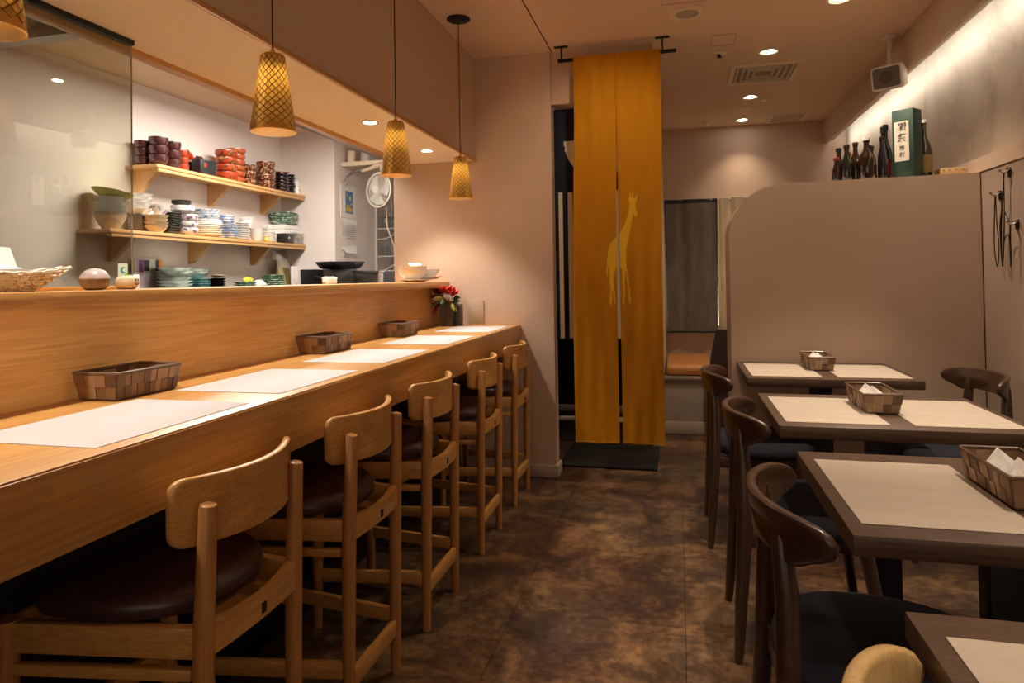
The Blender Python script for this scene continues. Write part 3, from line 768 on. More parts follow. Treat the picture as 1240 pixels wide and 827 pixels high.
# navy noren with cream circle and stripes in the doorway
NVY = weave('indigo_cloth', (.012, .015, .028), (.035, .04, .062), 900, 0, 900, .85, .3, .1)
CRM = weave('cream_cloth_print', (.82, .72, .56), (.92, .82, .66), 900, 0, 900, .85, .2, .1)
def nreg(x, z):
    if z > 2.2: return 0
    if z < 2.045 and (((x+.46)/.215)**2 + ((z-2.045)/.235)**2) < 1: return 1
    if z < 1.725 and z > .83 and abs(x+.335) < .028: return 1
    if z < 1.725 and z > .83:
        for c in range(9):
            if abs(x-(-.699+.043*c+.012*(c > 0))) < (.012 if c != 1 else .014): return 1
    return 0
t = thing('noren_curtain', 'navy doorway curtain with cream half circle and stripes', 'curtain', (-.45, 4.14, 2.25))
offs = Vector(at(t))
wav2 = lambda x, z: 4.14+.006*sin(x*30+z)+.004*sin(x*55)
for x0, x1 in ((-.737, -.452), (-.448, -.165)):
    o = cloth('panel', lambda z: x0, lambda z: x1, .815, 2.232, wav2, .006, [NVY, CRM], nreg, t); o.location = offs
solo('curtain_rod', MB().tube([(-.735, 4.155, 2.238), (-.124, 4.155, 2.238)], .008, 10), IRON, 'thin dark rod of the navy doorway curtain', 'curtain rod')

# doorway threshold and refrigerator showcase behind
t = thing('glass_front_fridge', 'dark glass-front refrigerator behind the doorway curtains', 'refrigerator', (-.9, 5.2, 0))
m = MB(); m.box(-1.5, -.22, 4.93, 4.95, .0, .16); m.box(-1.5, -.22, 5.5, 5.54, 0, 1.9); m.box(-1.52, -1.5, 4.93, 5.54, 0, 1.9); m.box(-.22, -.2, 4.93, 5.54, 0, 1.9); m.box(-1.5, -.22, 4.93, 5.5, 1.84, 1.9); m.box(-1.5, -.22, 4.95, 5.5, .16, .2)
part('cabinet', m, plain('fridge_dark', (.045, .035, .03), .5), t, at(t))
part('sill', MB().rbox(-1.5, -.22, 4.915, 4.95, .225, .27, .003), plain('fridge_rail', (.22, .19, .17), .4, .3), t, at(t))
part('kick_rail', MB().rbox(-1.5, -.22, 4.905, 4.95, .16, .19, .003), WHITE, t, at(t))
for z in (.52, .76, 1.1, 1.45):
    m = MB().box(-1.49, -.23, 4.985, 4.99, z-.006, z+.006)
    for k in range(40): m.box(-1.49+k*.032, -1.487+k*.032, 4.99, 5.48, z-.002, z+.002)
    part('wire_shelf', m, plain('shelf_wire%d' % int(z*100), (.10, .10, .09), .4, .6), t, at(t))
part('door_glass', MB().box(-1.5, -.22, 4.955, 4.96, .27, 1.84), clearm('fridge_glass', (.55, .55, .5)), t, at(t))
DB = plain('dim_stoneware', (.16, .15, .13), .4)
bowlp = [(0, .004), (.02, .004), (.022, 0), (.028, 0), (.03, .006), (.055, .03), (.063, .05), (.06, .05), (.052, .032), (.028, .010), (0, .008)]
dbm = MB().lathe(bowlp, 20).mesh('bowl_small', DB)
for x, n, z in ((-.86, 4, .526), (-.70, 3, .526), (-.84, 2, .27), (-.69, 4, .27), (-.34, 4, .526), (-.36, 3, .27)):
    for k in range(n): tag(link('bowl', dbm, None, (x, 5.15, z+.0 + k*.026)), 'dim grey bowl stacked inside the dark refrigerator', 'bowl', 'bowls inside the refrigerator')
solo('floor_mat', MB().rbox(-.765, -.15, 4.275, 4.86, 0, .012, .003), weave('grey_door_mat', (.008, .007, .006), (.032, .028, .024), 420, 420, 0, .9, .9), 'dark ribbed doormat on floor under the yellow curtain', 'doormat')
solo('hose', MB().tube([(-.93, 4.86, .12), (-.88, 4.85, .2), (-.82, 4.85, .235), (-.7, 4.86, .24), (-.55, 4.86, .2), (-.4, 4.86, .06)], .012, 10), BLACK, 'black hose curving in front of the refrigerator base', 'hose')

# ------------------------------------------------------------------ alcove bench, cushion, window curtains
t = thing('bench', 'built-in beige box bench in the alcove', 'bench', (.6, 5.9, 0))
part('box', MB().rbox(-.123, 1.425, 5.33, 6.528, 0, .40, .004), plain('bench_paper', (.36, .31, .26), .7), t, at(t))
part('seat_board', MB().rbox(-.123, 1.425, 5.305, 6.528, .40, .425, .004), plain('bench_top', (.16, .12, .09), .5), t, at(t))
part('kick_board', MB().rbox(-.123, 1.425, 5.315, 5.33, 0, .095, .004), TRIM, t, at(t))
out = dens(rrect(.175, .44, .03, 5))
def fc(u, v, w): return (.068+u, 5.87+v, w)
solo('seat_cushion', MB().plate(out, fc, [(0, .426), (.96, .426), (.99, .434), (1, .46), (.99, .486), (.96, .50), (.85, .506), (0, .51)]), plain('orange_leather', (.52, .22, .06), .4, coat=.2), 'tan orange flat cushion on the alcove bench', 'cushion')
t = thing('alcove_armchair', 'dark brown panel beside the cushion, behind the chairs', 'side panel', (.3, 5.0, 0))
pp = [(4.80, 0), (5.28, 0), (5.28, .74), (5.1, .76), (4.9, .60)]
bpy.data.objects.remove(t)
pp = [(.205, 0), (.60, 0), (.60, .80), (.262, .80), (.23, .66), (.205, .5)]
t = thing('folding_screen', 'dark brown low wooden screen standing beside the orange cushion', 'screen', (.4, 5.2, 0))
part('panel', MB().prism(pp, 'y', 5.22, 5.245), plain('dark_brown_panel', (.035, .02, .014), .5), t, at(t))
part('foot', MB().rbox(.22, .6, 5.19, 5.275, 0, .02, .003), WALZ, t, at(t))
GRY = weave('grey_linen', (.15, .135, .13), (.30, .27, .25), 700, 0, 700, .9, .3, .25)
GRD = plain('dark_hem', (.03, .03, .034), .9)
CRL = weave('cream_lace', (.50, .42, .32), (.72, .63, .5), 300, 0, 300, .9, .5, .35)
def gr(x, z): return 1 if (z > 1.865 or x < -.107 or x > .343 or z < .69) else 0
t = thing('window_curtain', 'grey linen half curtain with dark hem on the back wall', 'curtain', (.12, 6.44, 1.9)); offs = Vector(at(t))
o = cloth('panel', lambda z: -.118+.012*(1.9-z), lambda z: .355-.012*(1.9-z), .675, 1.905, lambda x, z: 6.44+.007*sin(x*22+z*.6)+.004*sin(x*47), .009, [GRY, GRD], gr, t); o.location = offs
t = thing('window_curtain', 'cream lace half curtain beside the grey one', 'curtain', (.6, 6.44, 1.9)); offs = Vector(at(t))
o = cloth('panel', lambda z: .372, lambda z: .86, .655, 1.912, lambda x, z: 6.44+.014*sin(x*45)+.004*sin(x*90+z*5), .01, [CRL], lambda x, z: 0, t); o.location = offs
solo('curtain_rod', MB().tube([(-.12, 6.455, 1.895), (.9, 6.455, 1.895)], .006, 8), WHITE, 'thin white rod of the two back wall half curtains', 'curtain rod')
t = thing('window_1', '', ''); [t.__delitem__(k) for k in ('label', 'category')]; t['kind'] = 'structure'
m = MB(); frame_y = 6.53
for (x0, x1, z0, z1) in ((-.12, .9, 1.86, 1.9), (-.12, .9, .70, .74), (-.12, -.085, .74, 1.86), (.86, .9, .74, 1.86), (.35, .38, .74, 1.86)): m.box(x0, x1, 6.50, 6.53, z0, z1)
part('window_frame', m, TRIM, t)
part('window_pane', MB().box(-.085, .86, 6.52, 6.528, .74, 1.86), plain('night_window', (.5, .45, .38), .3, emit=(1, .85, .6), es=2.2), t)

# ------------------------------------------------------------------ bottles and box on the partition
BRN = plain('brown_bottle_glass', (.014, .005, .003), .08, coat=1., var=.1)
DGR = plain('dark_green_glass', (.005, .009, .005), .08, coat=1.)
BLKG = plain('black_bottle_glass', (.006, .005, .007), .1, coat=1.)
OLV = plain('olive_bottle_glass', (.045, .042, .008), .08, coat=1.)
REDL = plain('red_label', (.30, .02, .02), .6); WHL = plain('white_label', (.6, .56, .48), .6); GLDL = plain('gold_label', (.3, .2, .07), .5)
def bottle(x, y, r, h, gm, capm, label, lab=None, cap='short', z0=1.669):
    z0 = 1.669 + max(0, (x-.53))*.0115
    t = thing('bottle', label, 'bottle', (x, y, z0), 0, 'bottles standing on the partition')
    r *= 1.14; nr = max(.0115, r*.33); sh = h*.50
    prof = [(0, 0), (r*.93, 0), (r, .004), (r, sh*.9), (r*.96, sh), (r*.75, sh+h*.10), (nr*1.25, sh+h*.2), (nr, sh+h*.27), (nr*.95, h-.022), (nr*1.15, h-.02), (nr*1.15, h-.004), (0, h-.003)]
    part('glass_body', MB().lathe(prof, 24), gm, t)
    part('cap', MB().lathe([(nr*1.1, h-.03 if cap == 'long' else h-.014), (nr*1.28, h-.03 if cap == 'long' else h-.014), (nr*1.28, h), (nr*.9, h+.003), (0, h+.003)], 20), capm, t)
    if lab: part('label_band', MB().lathe([(r+.0002, sh*.2), (r+.0008, sh*.2), (r+.0008, sh*.8), (r+.0002, sh*.8)], 24), lab, t)
    return t
RC = plain('red_cap', (.18, .02, .015), .4); WC = plain('white_cap', (.8, .8, .78), .4)
bottle(.805, 3.80, .020, .125, BRN, RC, 'small brown bottle at the left end of the bottle row')
bottle(.838, 3.90, .022, .19, BRN, BLACK, 'brown bottle with a reddish body, second row near left end', RC)
bottle(.852, 3.79, .026, .185, DGR, BLACK, 'dark green bottle third from the left end')
bottle(.89, 3.93, .022, .17, DGR, RC, 'short dark bottle behind the front row, left part')
bottle(.905, 3.84, .027, .205, BRN, WALZ, 'brown bottle directly left of the white-capped bottle')
bottle(.942, 3.775, .036, .215, BRN, WC, 'brown bottle with a bright white cap')
bottle(.975, 3.87, .030, .19, BRN, BLACK, 'brown bottle right of the white-capped bottle')
bottle(1.0, 3.92, .022, .195, OLV, WALZ, 'pale patterned bottle in the middle of the row', GLDL)
bottle(1.018, 3.785, .020, .215, BLKG, BLACK, 'slim black bottle left of the red-labelled bottle')
bottle(1.045, 3.86, .026, .28, BLKG, BLACK, 'tall black bottle with a vertical red label', REDL, 'long')
bottle(1.083, 3.965, .028, .31, BLKG, BLACK, 'tallest black bottle, directly behind the green box', None, 'long')
bottle(1.232, 3.86, .031, .30, OLV, WC, 'olive green bottle with white cap right of the green box', GLDL)
# green box with calligraphy
GRN = plain('green_carton', (.018, .052, .04), .5)
zb_ = 1.669+(1.137-.53)*.0115
t = thing('sake_box', 'tall dark green spirits carton with white calligraphy label', 'box', (1.137, 3.80, zb_), math.radians(-42))
part('carton', MB().rbox(-.052, .052, -.045, .045, 0, .345, .003), GRN, t)
part('paper_label', MB().box(-.040, .030, -.0458, -.045, .085, .285), WHL, t)
INK = plain('black_ink', (.012, .011, .01), .7); INKG = plain('gold_ink', (.35, .27, .13), .5)
def text(body, size, loc, rot, mat, parent, name='lettering', off=0., shear=0):
    cu = bpy.data.curves.new(name, 'FONT'); cu.body = body; cu.size = size; cu.align_x = 'CENTER'; cu.align_y = 'CENTER'; cu.extrude = .0002; cu.offset = off; cu.shear = shear
    o = bpy.data.objects.new('tmp', cu); COL.objects.link(o)
    bpy.context.view_layer.update()
    me = bpy.data.meshes.new_from_object(o.evaluated_get(bpy.context.evaluated_depsgraph_get())); bpy.data.objects.remove(o)
    me.name = name; me.materials.clear(); me.materials.append(mat)
    q = link(name, me, parent, loc); q.rotation_euler = rot; return q
for ch, z, s_ in (('獺', .254, .046), ('祭', .199, .046), ('焼', .150, .026), ('酎', .116, .026)):
    text(ch, s_, (-.005, -.0462, z), (PI/2, 0, 0), INK, t, off=.0005 if s_ > .04 else .0001, shear=.12)
for i, ch in enumerate('獺祭焼酎'):
    text(ch, .022, (.0494, -.012, .262-.03*i), (PI/2, 0, PI/2), INKG, t)
t = thing('wooden_box', 'small pale wooden box with holes at right end of partition top', 'box', (1.33, 3.80, 1.669+.8*.0115))
part('body', MB().rbox(-.06, .06, -.04, .04, 0, .036, .002), plain('pale_pine', (.6, .42, .2), .6), t)
m = MB()
for x in (-.045, -.02, .01, .04): m.lathe([(0, 0), (.003, 0), (.003, .001), (0, .001)], 8, M=Matrix.Translation((x, -.0401, .026)) @ Matrix.Rotation(PI/2, 4, 'X'))
part('holes', m, INK, t)

# ------------------------------------------------------------------ coat hooks and black hanger cords on right wall
def hook(y, z, label):
    t = thing('wall_hook', label, 'hook', (1.432, y, z), 0, 'metal hooks on the right wall')
    part('back_plate', MB().rbox(-.006, 0, -.013, .013, -.03, .012, .002), IRON, t)
    part('prong', MB().tube([(-.004, 0, 0), (-.03, 0, -.008), (-.042, 0, .006)], [.005, .005, .006], 8), CHROME, t)
    part('prong', MB().tube([(-.004, -.01, .002), (-.02, -.024, .006)], [.004, .006], 8), CHROME, t)
    return t
hook(3.43, 1.645, 'upper metal wall hook right of the partition')
hook(3.525, 1.555, 'lower metal wall hook beside the partition')
hook(3.372, 1.41, 'small clip hook lowest and rightmost on the wall')
HC = IRON
def hanger(pts, label):
    # smooth the path
    P = [Vector(p) for p in pts]; out = []
    for i in range(len(P)-1):
        p0, p1, p2, p3 = P[max(i-1, 0)], P[i], P[i+1], P[min(i+2, len(P)-1)]
        for k in range(6):
            s_ = k/6; out.append(.5*((2*p1)+(p2-p0)*s_+(2*p0-5*p1+4*p2-p3)*s_*s_+(3*p1-p0-3*p2+p3)*s_**3))
    out.append(P[-1])
    solo('wire_hanger', MB().tube(out, .0024, 6), HC, label, 'hanger')
X_ = 1.41
hanger([(X_, 3.525, 1.545), (X_, 3.54, 1.42), (X_, 3.545, 1.30), (X_, 3.52, 1.22), (X_, 3.50, 1.31), (X_, 3.515, 1.42), (X_, 3.52, 1.54)], 'thin black wire hanger loop on the lower wall hook')
hanger([(X_, 3.43, 1.635), (X_-.004, 3.455, 1.46), (X_, 3.475, 1.30), (X_, 3.47, 1.22), (X_-.004, 3.445, 1.30), (X_, 3.44, 1.45), (X_, 3.435, 1.63)], 'black wire hanger dangling from the upper wall hook')
hanger([(X_-.008, 3.375, 1.41), (X_-.008, 3.43, 1.47), (X_-.008, 3.465, 1.40), (X_-.008, 3.45, 1.22), (X_-.008, 3.43, 1.33), (X_-.008, 3.39, 1.36), (X_-.008, 3.37, 1.30), (X_-.008, 3.375, 1.22), (X_-.008, 3.37, 1.40)], 'arched black wire hanger between the hooks and clip')
# ------------------------------------------------------------------ kitchen shelves
def shelf(y0, zt, lab, brs):
    t = thing('wall_shelf', lab, 'shelf', (-3.577, y0, zt), 0, 'pine wall shelves in the kitchen')
    part('board', MB().rbox(0, .252, 0, 5.598-y0, -.022, 0, .002), OAKP, t)
    part('edge_strip', MB().rbox(.205, .245, .02, 5.59-y0, -.046, -.022, .002), OAKP, t)
    for by in brs:
        m = MB(); m.prism([(0, -.022), (.20, -.022), (.185, -.05), (.03, -.19), (0, -.19)], 'y', by-y0, by-y0+.035)
        part('bracket', m, OAKP, t)
    return t
shelf(3.765, 1.993, 'upper pine wall shelf of lacquer bowls in the kitchen', (3.83, 4.58, 5.27))
shelf(3.385, 1.54, 'lower pine wall shelf crowded with plates in the kitchen', (3.62, 4.36, 5.12))
ORD = ['top', 'second', 'third', 'fourth', 'fifth', 'sixth', 'seventh', 'eighth', 'ninth']
_dm = {}
def dish_mesh(kind, r, h, mat):
    k = (kind, round(r, 3), round(h, 3), mat.name)
    if k in _dm: return _dm[k]
    m = MB()
    if kind == 'bowl':      # rounded lacquer bowl
        m.lathe([(0, .003), (r*.45, .003), (r*.47, 0), (r*.55, 0), (r*.56, h*.08), (r*.85, h*.28), (r, h*.62), (r*.98, h), (r*.93, h), (r*.93, h*.65), (r*.78, h*.34), (r*.45, h*.14), (0, h*.12)], 24)
    elif kind == 'dish':    # flaring bowl
        m.lathe([(0, .003), (r*.38, .003), (r*.4, 0), (r*.47, 0), (r*.5, h*.08), (r*.76, h*.48), (r, h), (r*.97, h*1.), (r*.72, h*.52), (r*.45, h*.18), (0, h*.14)], 24)
    elif kind == 'wavy':
        fn = lambda a, z: 1+.05*(z/h)*cos(6*a)
        m.lathe([(0, .003), (r*.4, .003), (r*.42, 0), (r*.5, 0), (r*.52, h*.1), (r*.78, h*.5), (r, h), (r*.97, h), (r*.74, h*.55), (r*.45, h*.2), (0, h*.16)], 30, fn=fn)
    elif kind == 'plate':
        m.lathe([(0, .002), (r*.55, .002), (r*.57, 0), (r*.63, 0), (r*.66, h*.25), (r, h*.8), (r, h), (r*.97, h), (r*.64, h*.5), (r*.58, h*.4), (0, h*.38)], 28)
    elif kind == 'square':
        vs = []; 
        for s_, w in ((0, 0), (.6, 0), (.75, h*.2), (1, h*.8), (1, h), (.95, h), (.72, h*.5), (0, h*.45)):
            vs.append((s_, w))
        m.plate(dens(rrect(r, r, r*.15, 3)), lambda u, v, w: (u, v, w), vs)
    me = m.mesh(kind+'_mesh', mat); _dm[k] = me; return me
def stack(name, y, dia, z0, ztop, n, kind, mat, desc, where, x=-3.44, hf=None, jit=.0, cat=None, rot=None, tilt=0):
    total = ztop-z0; r = dia/2
    pitch = total/n if kind in ('bowl',) else total/(n+.4)
    h = pitch*1.12 if kind == 'bowl' else max(pitch*1.4, .014)
    if hf: h = hf; pitch = (total-h)/max(1, n-1)
    pitch = (total-h)/max(1, n-1) if n > 1 else 0
    rr = random.Random(int(y*1000))
    for k in range(n):
        me = dish_mesh(kind, r, h, mat)
        o = link(name, me, None, (x+rr.uniform(-jit, jit), y+rr.uniform(-jit, jit), z0+.0008+pitch*k))
        q_ = rr.uniform(.955, 1.03) if n > 3 else 1; o.scale = (q_, q_, 1)
        o.rotation_euler = (0, tilt, (rot if rot is not None else rr.uniform(0, .3)) if kind == 'square' else rr.uniform(0, 6))
        od = ORD[n-1-k] if n-1-k < len(ORD) else 'low'
        lb = '%s, %s%s' % (desc, (od+' down, ') if n > 1 and od != 'top' else ('topmost, ' if n > 1 else ''), where)
        if len(lb.split()) > 16: print('LONG', lb)
        tag(o, lb, cat or name.split('_')[-1], 'stack: '+desc+' '+where)
LQ = plain('plum_lacquer', (.07, .02, .02), .25, coat=.6, var=.2)
LQD = plain('dark_lacquer', (.02, .008, .008), .25, coat=.6)
def spotted(name, c1, c2, s=40, rough=.3, thr=.5, c3=None):
    m, nt, b = _nm(name); v = coords(nt, (1, 1, 1), True)
    n = N(nt, 'ShaderNodeTexNoise', Scale=s, Detail=2.); nt.links.new(v, n.inputs['Vector'])
    r = ramp(nt, [(thr-.02, c1), (thr+.02, c2), (thr+.12, c3 or c2)]); nt.links.new(n.outputs['Fac'], r.inputs['Fac']); nt.links.new(r.outputs['Color'], b.inputs['Base Color'])
    b.inputs['Roughness'].default_value = rough; b.inputs['Coat Weight'].default_value = .3; return m
RG = spotted('red_gold_lacquer', (.42, .05, .012), (.03, .01, .01), 26, thr=.56, c3=(.55, .25, .06))
OR = plain('orange_lacquer', (.40, .085, .02), .25, coat=.6, var=.12)
BG = spotted('brown_gold_lacquer', (.12, .025, .012), (.5, .3, .14), 60, thr=.55)
RD = plain('bright_red_lacquer', (.6, .05, .02), .25, coat=.5)
WH = plain('white_china', (.86, .84, .80), .3, var=.04); CRC = plain('cream_china', (.72, .60, .40), .4, var=.06)
GW = plain('grey_white_china', (.6, .6, .56), .35, var=.05); GRD2 = plain('dark_olive_ceramic', (.045, .05, .035), .4, var=.3)
GRB = plain('grey_brown_ceramic', (.22, .18, .14), .45, var=.15); TAN = plain('tan_ceramic', (.5, .38, .26), .5, var=.08)
FLW = spotted('white_floral_china', (.74, .70, .66), (.12, .18, .38), 38, thr=.6, c3=(.4, .08, .06))
BLW = spotted('blue_white_china', (.70, .71, .71), (.16, .28, .5), 45, thr=.58); BLU = spotted('blue_china', (.28, .38, .55), (.6, .62, .64), 30)
TEA = plain('teal_ceramic', (.10, .26, .26), .35, var=.2); CEL = plain('celadon_ceramic', (.66, .72, .66), .35, var=.1); GRN2 = spotted('green_ceramic', (.10, .22, .14), (.55, .6, .5), 30, thr=.55)
YLW = plain('yellow_green_glaze', (.66, .68, .10), .35, var=.1); BLC = plain('black_ceramic', (.012, .011, .011), .3)
U, Lo = 1.993, 1.54
up = 'upper kitchen shelf'; lo = 'lower kitchen shelf'
stack('lacquer_bowl', 3.835, .10, U, 2.165, 3, 'bowl', LQ, 'plum lacquer bowl', 'upper shelf left end', x=-3.505)
stack('lacquer_bowl', 3.865, .126, U, 2.188, 3, 'bowl', LQ, 'wide plum lacquer bowl', 'upper shelf front corner', x=-3.40)
stack('lacquer_bowl', 4.02, .112, U, 2.186, 3, 'bowl', LQ, 'plum lacquer bowl', 'third stack of the upper shelf', x=-3.42)
stack('lacquer_bowl', 4.145, .088, U, 2.15, 3, 'bowl', RG, 'small red and black lacquer bowl', 'left of the black box', x=-3.44)
t = thing('lacquer_box', 'black box with a red mark on the upper kitchen shelf', 'box', (-3.40, 4.315, U))
part('box_body', MB().rbox(-.04, .04, -.085, .085, .0005, .115, .003), plain('black_lacquer_box', (.02, .02, .022), .4, var=.3), t)
part('mark', MB().box(.0401, .0406, -.045, -.02, .06, .09), RD, t, None, 'red mark'); part('mark', MB().box(.0401, .0406, .025, .045, .03, .06), INK, t, None, 'black mark')
stack('lacquer_bowl', 4.26, .085, U, 2.095, 2, 'bowl', LQD, 'small dark lacquer bowl', 'behind the left of the black box', x=-3.51)
stack('lacquer_bowl', 4.385, .085, U, 2.102, 2, 'bowl', LQD, 'small dark lacquer bowl', 'behind the right of the black box', x=-3.50)
o = link('lacquer_bowl', dish_mesh('bowl', .040, .05, RD), None, (-3.52, 4.26, U+.135)); o.rotation_euler = (0, 1.0, .3); tag(o, 'bright red lacquer bowl tipped on its side behind the black box', 'bowl')
o = link('lacquer_bowl', dish_mesh('bowl', .042, .055, LQ), None, (-3.50, 4.385, U+.165)); o.rotation_euler = (PI, 0, 0); o.location.z = U+.165; tag(o, 'small plum lacquer bowl upside down behind the black box', 'bowl')
stack('lacquer_bowl', 4.60, .168, U, 2.232, 4, 'bowl', RG, 'red and gold patterned lacquer bowl', 'left of the orange stack', x=-3.42)
stack('lacquer_bowl', 4.765, .150, U, 2.275, 6, 'bowl', OR, 'orange lacquer bowl', 'tallest upper shelf stack', x=-3.455)
stack('lacquer_bowl', 4.905, .11, U, 2.17, 3, 'bowl', BG, 'brown and gold lacquer bowl', 'right of the orange stack', x=-3.43)
stack('lacquer_bowl', 5.09, .15, U, 2.22, 4, 'bowl', BG, 'wide brown and gold lacquer bowl', 'right half of upper shelf', x=-3.40)
stack('lacquer_bowl', 5.20, .12, U, 2.195, 3, 'bowl', BLC, 'black lacquer bowl', 'behind the wide brown bowls', x=-3.50)
stack('lacquer_bowl', 5.345, .12, U, 2.165, 5, 'bowl', LQD, 'dark brown lacquer bowl', 'upper shelf right end', x=-3.41)
o = link('lacquer_tray', dish_mesh('plate', .07, .018, RD), None, (-3.43, 5.38, 2.17)); o.rotation_euler = (.12, .1, 0); tag(o, 'red round tray lying on the dark bowls of the upper shelf', 'tray')
stack('lacquer_plate', 5.475, .11, U, 2.17, 7, 'plate', BLC, 'black lacquer plate', 'upper shelf right end', x=-3.42, hf=.03, jit=.006)
t = thing('cat_figurine', 'small white lucky cat figurine at right end of the upper shelf', 'figurine', (-3.385, 5.55, U))
part('figurine_body', MB().lathe([(0, 0), (.026, 0), (.030, .02), (.028, .05), (.019, .075), (.021, .085), (.026, .10), (.024, .12), (.012, .132), (0, .134)], 20), WH, t)
m = MB()
for sy in (-1, 1): m.lathe([(.008, 0), (.005, .012), (0, .018)], 8, c=(0, sy*.014, .122))
part('ears', m, WH, t); part('medal', MB().lathe([(0, -.003), (.008, -.003), (.008, .003), (0, .003)], 12, M=Matrix.Translation((.029, 0, .045)) @ Matrix.Rotation(PI/2, 4, 'Y')), plain('gold_medal', (.55, .3, .08), .35), t)
# lower shelf
stack('ceramic_bowl', 3.505, .19, Lo, 1.64, 1, 'dish', TAN, 'large tan ceramic bowl', 'under grey bowls behind the glass')
stack('ceramic_bowl', 3.505, .185, 1.60, 1.745, 4, 'dish', GW, 'pale grey ceramic bowl', 'lower shelf behind the glass', hf=.055)
o = link('serving_dish', dish_mesh('dish', .12, .05, YLW), None, (-3.44, 3.51, 1.733)); o.rotation_euler = (-.16, .1, 0); tag(o, 'tilted yellow-green glazed dish topping the grey bowls behind glass', 'dish')
stack('ceramic_bowl', 3.79, .125, Lo, 1.655, 5, 'dish', GRB, 'grey-brown wavy bowl', 'lower shelf by the glass edge', hf=.05, x=-3.50)
stack('ceramic_bowl', 3.79, .18, 1.66, 1.80, 6, 'wavy', WH, 'white petal-edged bowl', 'above the grey-brown bowls', hf=.04, x=-3.50)
stack('ceramic_bowl', 3.84, .155, Lo, 1.66, 4, 'dish', CRC, 'cream ceramic bowl', 'below the tilted floral bowl', hf=.05, x=-3.40)
o = link('ceramic_bowl', dish_mesh('dish', .058, .06, FLW), None, (-3.40, 3.865, 1.662)); o.rotation_euler = (-.25, .0, 0); tag(o, 'white bowl with blue flowers tilted on the cream bowls', 'bowl')
stack('square_plate', 3.995, .13, Lo, 1.692, 9, 'square', GRD2, 'dark olive square plate', lo, hf=.022, jit=.005)
stack('patterned_bowl', 4.15, .140, Lo, 1.69, 3, 'bowl', FLW, 'white bowl with red and blue pattern', 'right of the olive plates', x=-3.405)
stack('patterned_bowl', 4.12, .16, 1.69, 1.752, 2, 'bowl', FLW, 'wide white bowl with blue and red pattern', 'on the patterned bowls', x=-3.425, hf=.045)
stack('small_plate', 4.115, .13, 1.753, 1.79, 3, 'plate', GRD2, 'dark small plate', 'on the patterned bowls', x=-3.43, hf=.018)
stack('dinner_plate', 4.395, .21, Lo, 1.60, 3, 'plate', CRC, 'cream round plate', 'bottom of the big plate pile', hf=.03)
stack('dinner_plate', 4.395, .215, 1.60, 1.675, 4, 'plate', WH, 'white round plate', 'middle of the big plate pile', hf=.028, jit=.006)
stack('dinner_plate', 4.39, .195, 1.675, 1.748, 5, 'plate', BLW, 'blue and white round plate', 'upper part of the big plate pile', hf=.026)
stack('small_plate', 4.645, .125, Lo, 1.66, 6, 'square', BLU, 'blue and white square plate', lo, hf=.022, jit=.004)
stack('small_plate', 4.625, .115, 1.66, 1.73, 3, 'bowl', BLU, 'light blue small bowl', 'on the blue square plates', hf=.032, cat='bowl')
stack('small_plate', 4.82, .108, Lo, 1.685, 8, 'plate', GW, 'small pale grey plate', 'left of the white rice bowls', hf=.022, jit=.003)
stack('rice_bowl', 4.975, .118, Lo, 1.645, 3, 'dish', WH, 'white rice bowl', 'lower shelf, right of middle', hf=.055, x=-3.41)
stack('rice_bowl', 4.915, .125, 1.648, 1.74, 2, 'dish', WH, 'white tilted rice bowl', 'resting above the other rice bowls', hf=.06, x=-3.46, tilt=.14)
stack('small_plate', 5.185, .105, Lo, 1.635, 7, 'plate', WH, 'small white dish', 'left of the black card box', hf=.02, jit=.003)
m = MB(); rr = random.Random(3); vs = []
for k in range(7):
    a = k*.9; m.add([(0, 0, 0), (.05*cos(a), .05*sin(a), .02+.02*rr.random()), (.04*cos(a+.5), .04*sin(a+.5), .05+.03*rr.random())], [(0, 1, 2)])
solo('plastic_wrap', m, WH, 'crumpled white wrapping on the small white dishes', 'wrapping', (-3.44, 5.15, 1.637))
t = thing('bird_figurine', 'tiny yellow bird figurine on the edge of the lower shelf', 'figurine', (-3.355, 5.03, Lo))
part('bird_body', MB().lathe([(0, 0), (.014, .003), (.02, .015), (.014, .03), (.009, .036), (.011, .045), (0, .054)], 16), plain('bright_yellow', (.75, .55, .08), .4), t)
part('beak', MB().tube([(.008, 0, .045), (.02, 0, .043)], [.004, .0008], 8), OR, t)
t = thing('card_box', 'black small box with a white mark on the lower shelf', 'box', (-3.37, 5.33, Lo))
part('box_body', MB().rbox(-.04, .04, -.07, .07, .0005, .086, .002), BLC, t)
part('mark', MB().lathe([(0, 0), (.011, 0), (.006, .001), (0, .001)], 5, M=Matrix.Translation((.0402, .0, .05)) @ Matrix.Rotation(PI/2, 4, 'Y')), WH, t)
stack('square_plate', 5.46, .19, 1.715, 1.825, 6, 'square', GRN2, 'green patterned square plate', 'on the white boxes, lower shelf', hf=.03, jit=.004, x=-3.46)
t = thing('food_container', 'stack-shaped white lidded container under the green plates', 'container', (-3.47, 5.46, Lo))
m = MB()
for k in range(4): m.rbox(-.09, .09, -.11, .11, .001+.043*k, .042+.043*k, .005)
bpy.data.objects.remove(t)
for k in range(4):
    solo('food_container', MB().rbox(-.09, .09, -.115, .115, .0005, .0425, .005), WH if k > 1 else GW, 'flat white lidded container, %s under the green plates' % ['lowest', 'third', 'second', 'uppermost'][k], 'container', (-3.48, 5.46, Lo+.0435*k), 'white containers under the green plates')
t = thing('clear_container', 'clear plastic container at right end of the lower shelf', 'container', (-3.375, 5.49, Lo))
m = MB(); m.rbox(-.045, .045, -.075, .075, .001, .085, .006); part('tub', m, BOX_CLEAR, t)
part('lid', MB().rbox(-.05, .05, -.08, .08, .0855, .1, .004), BOX_CLEAR, t)
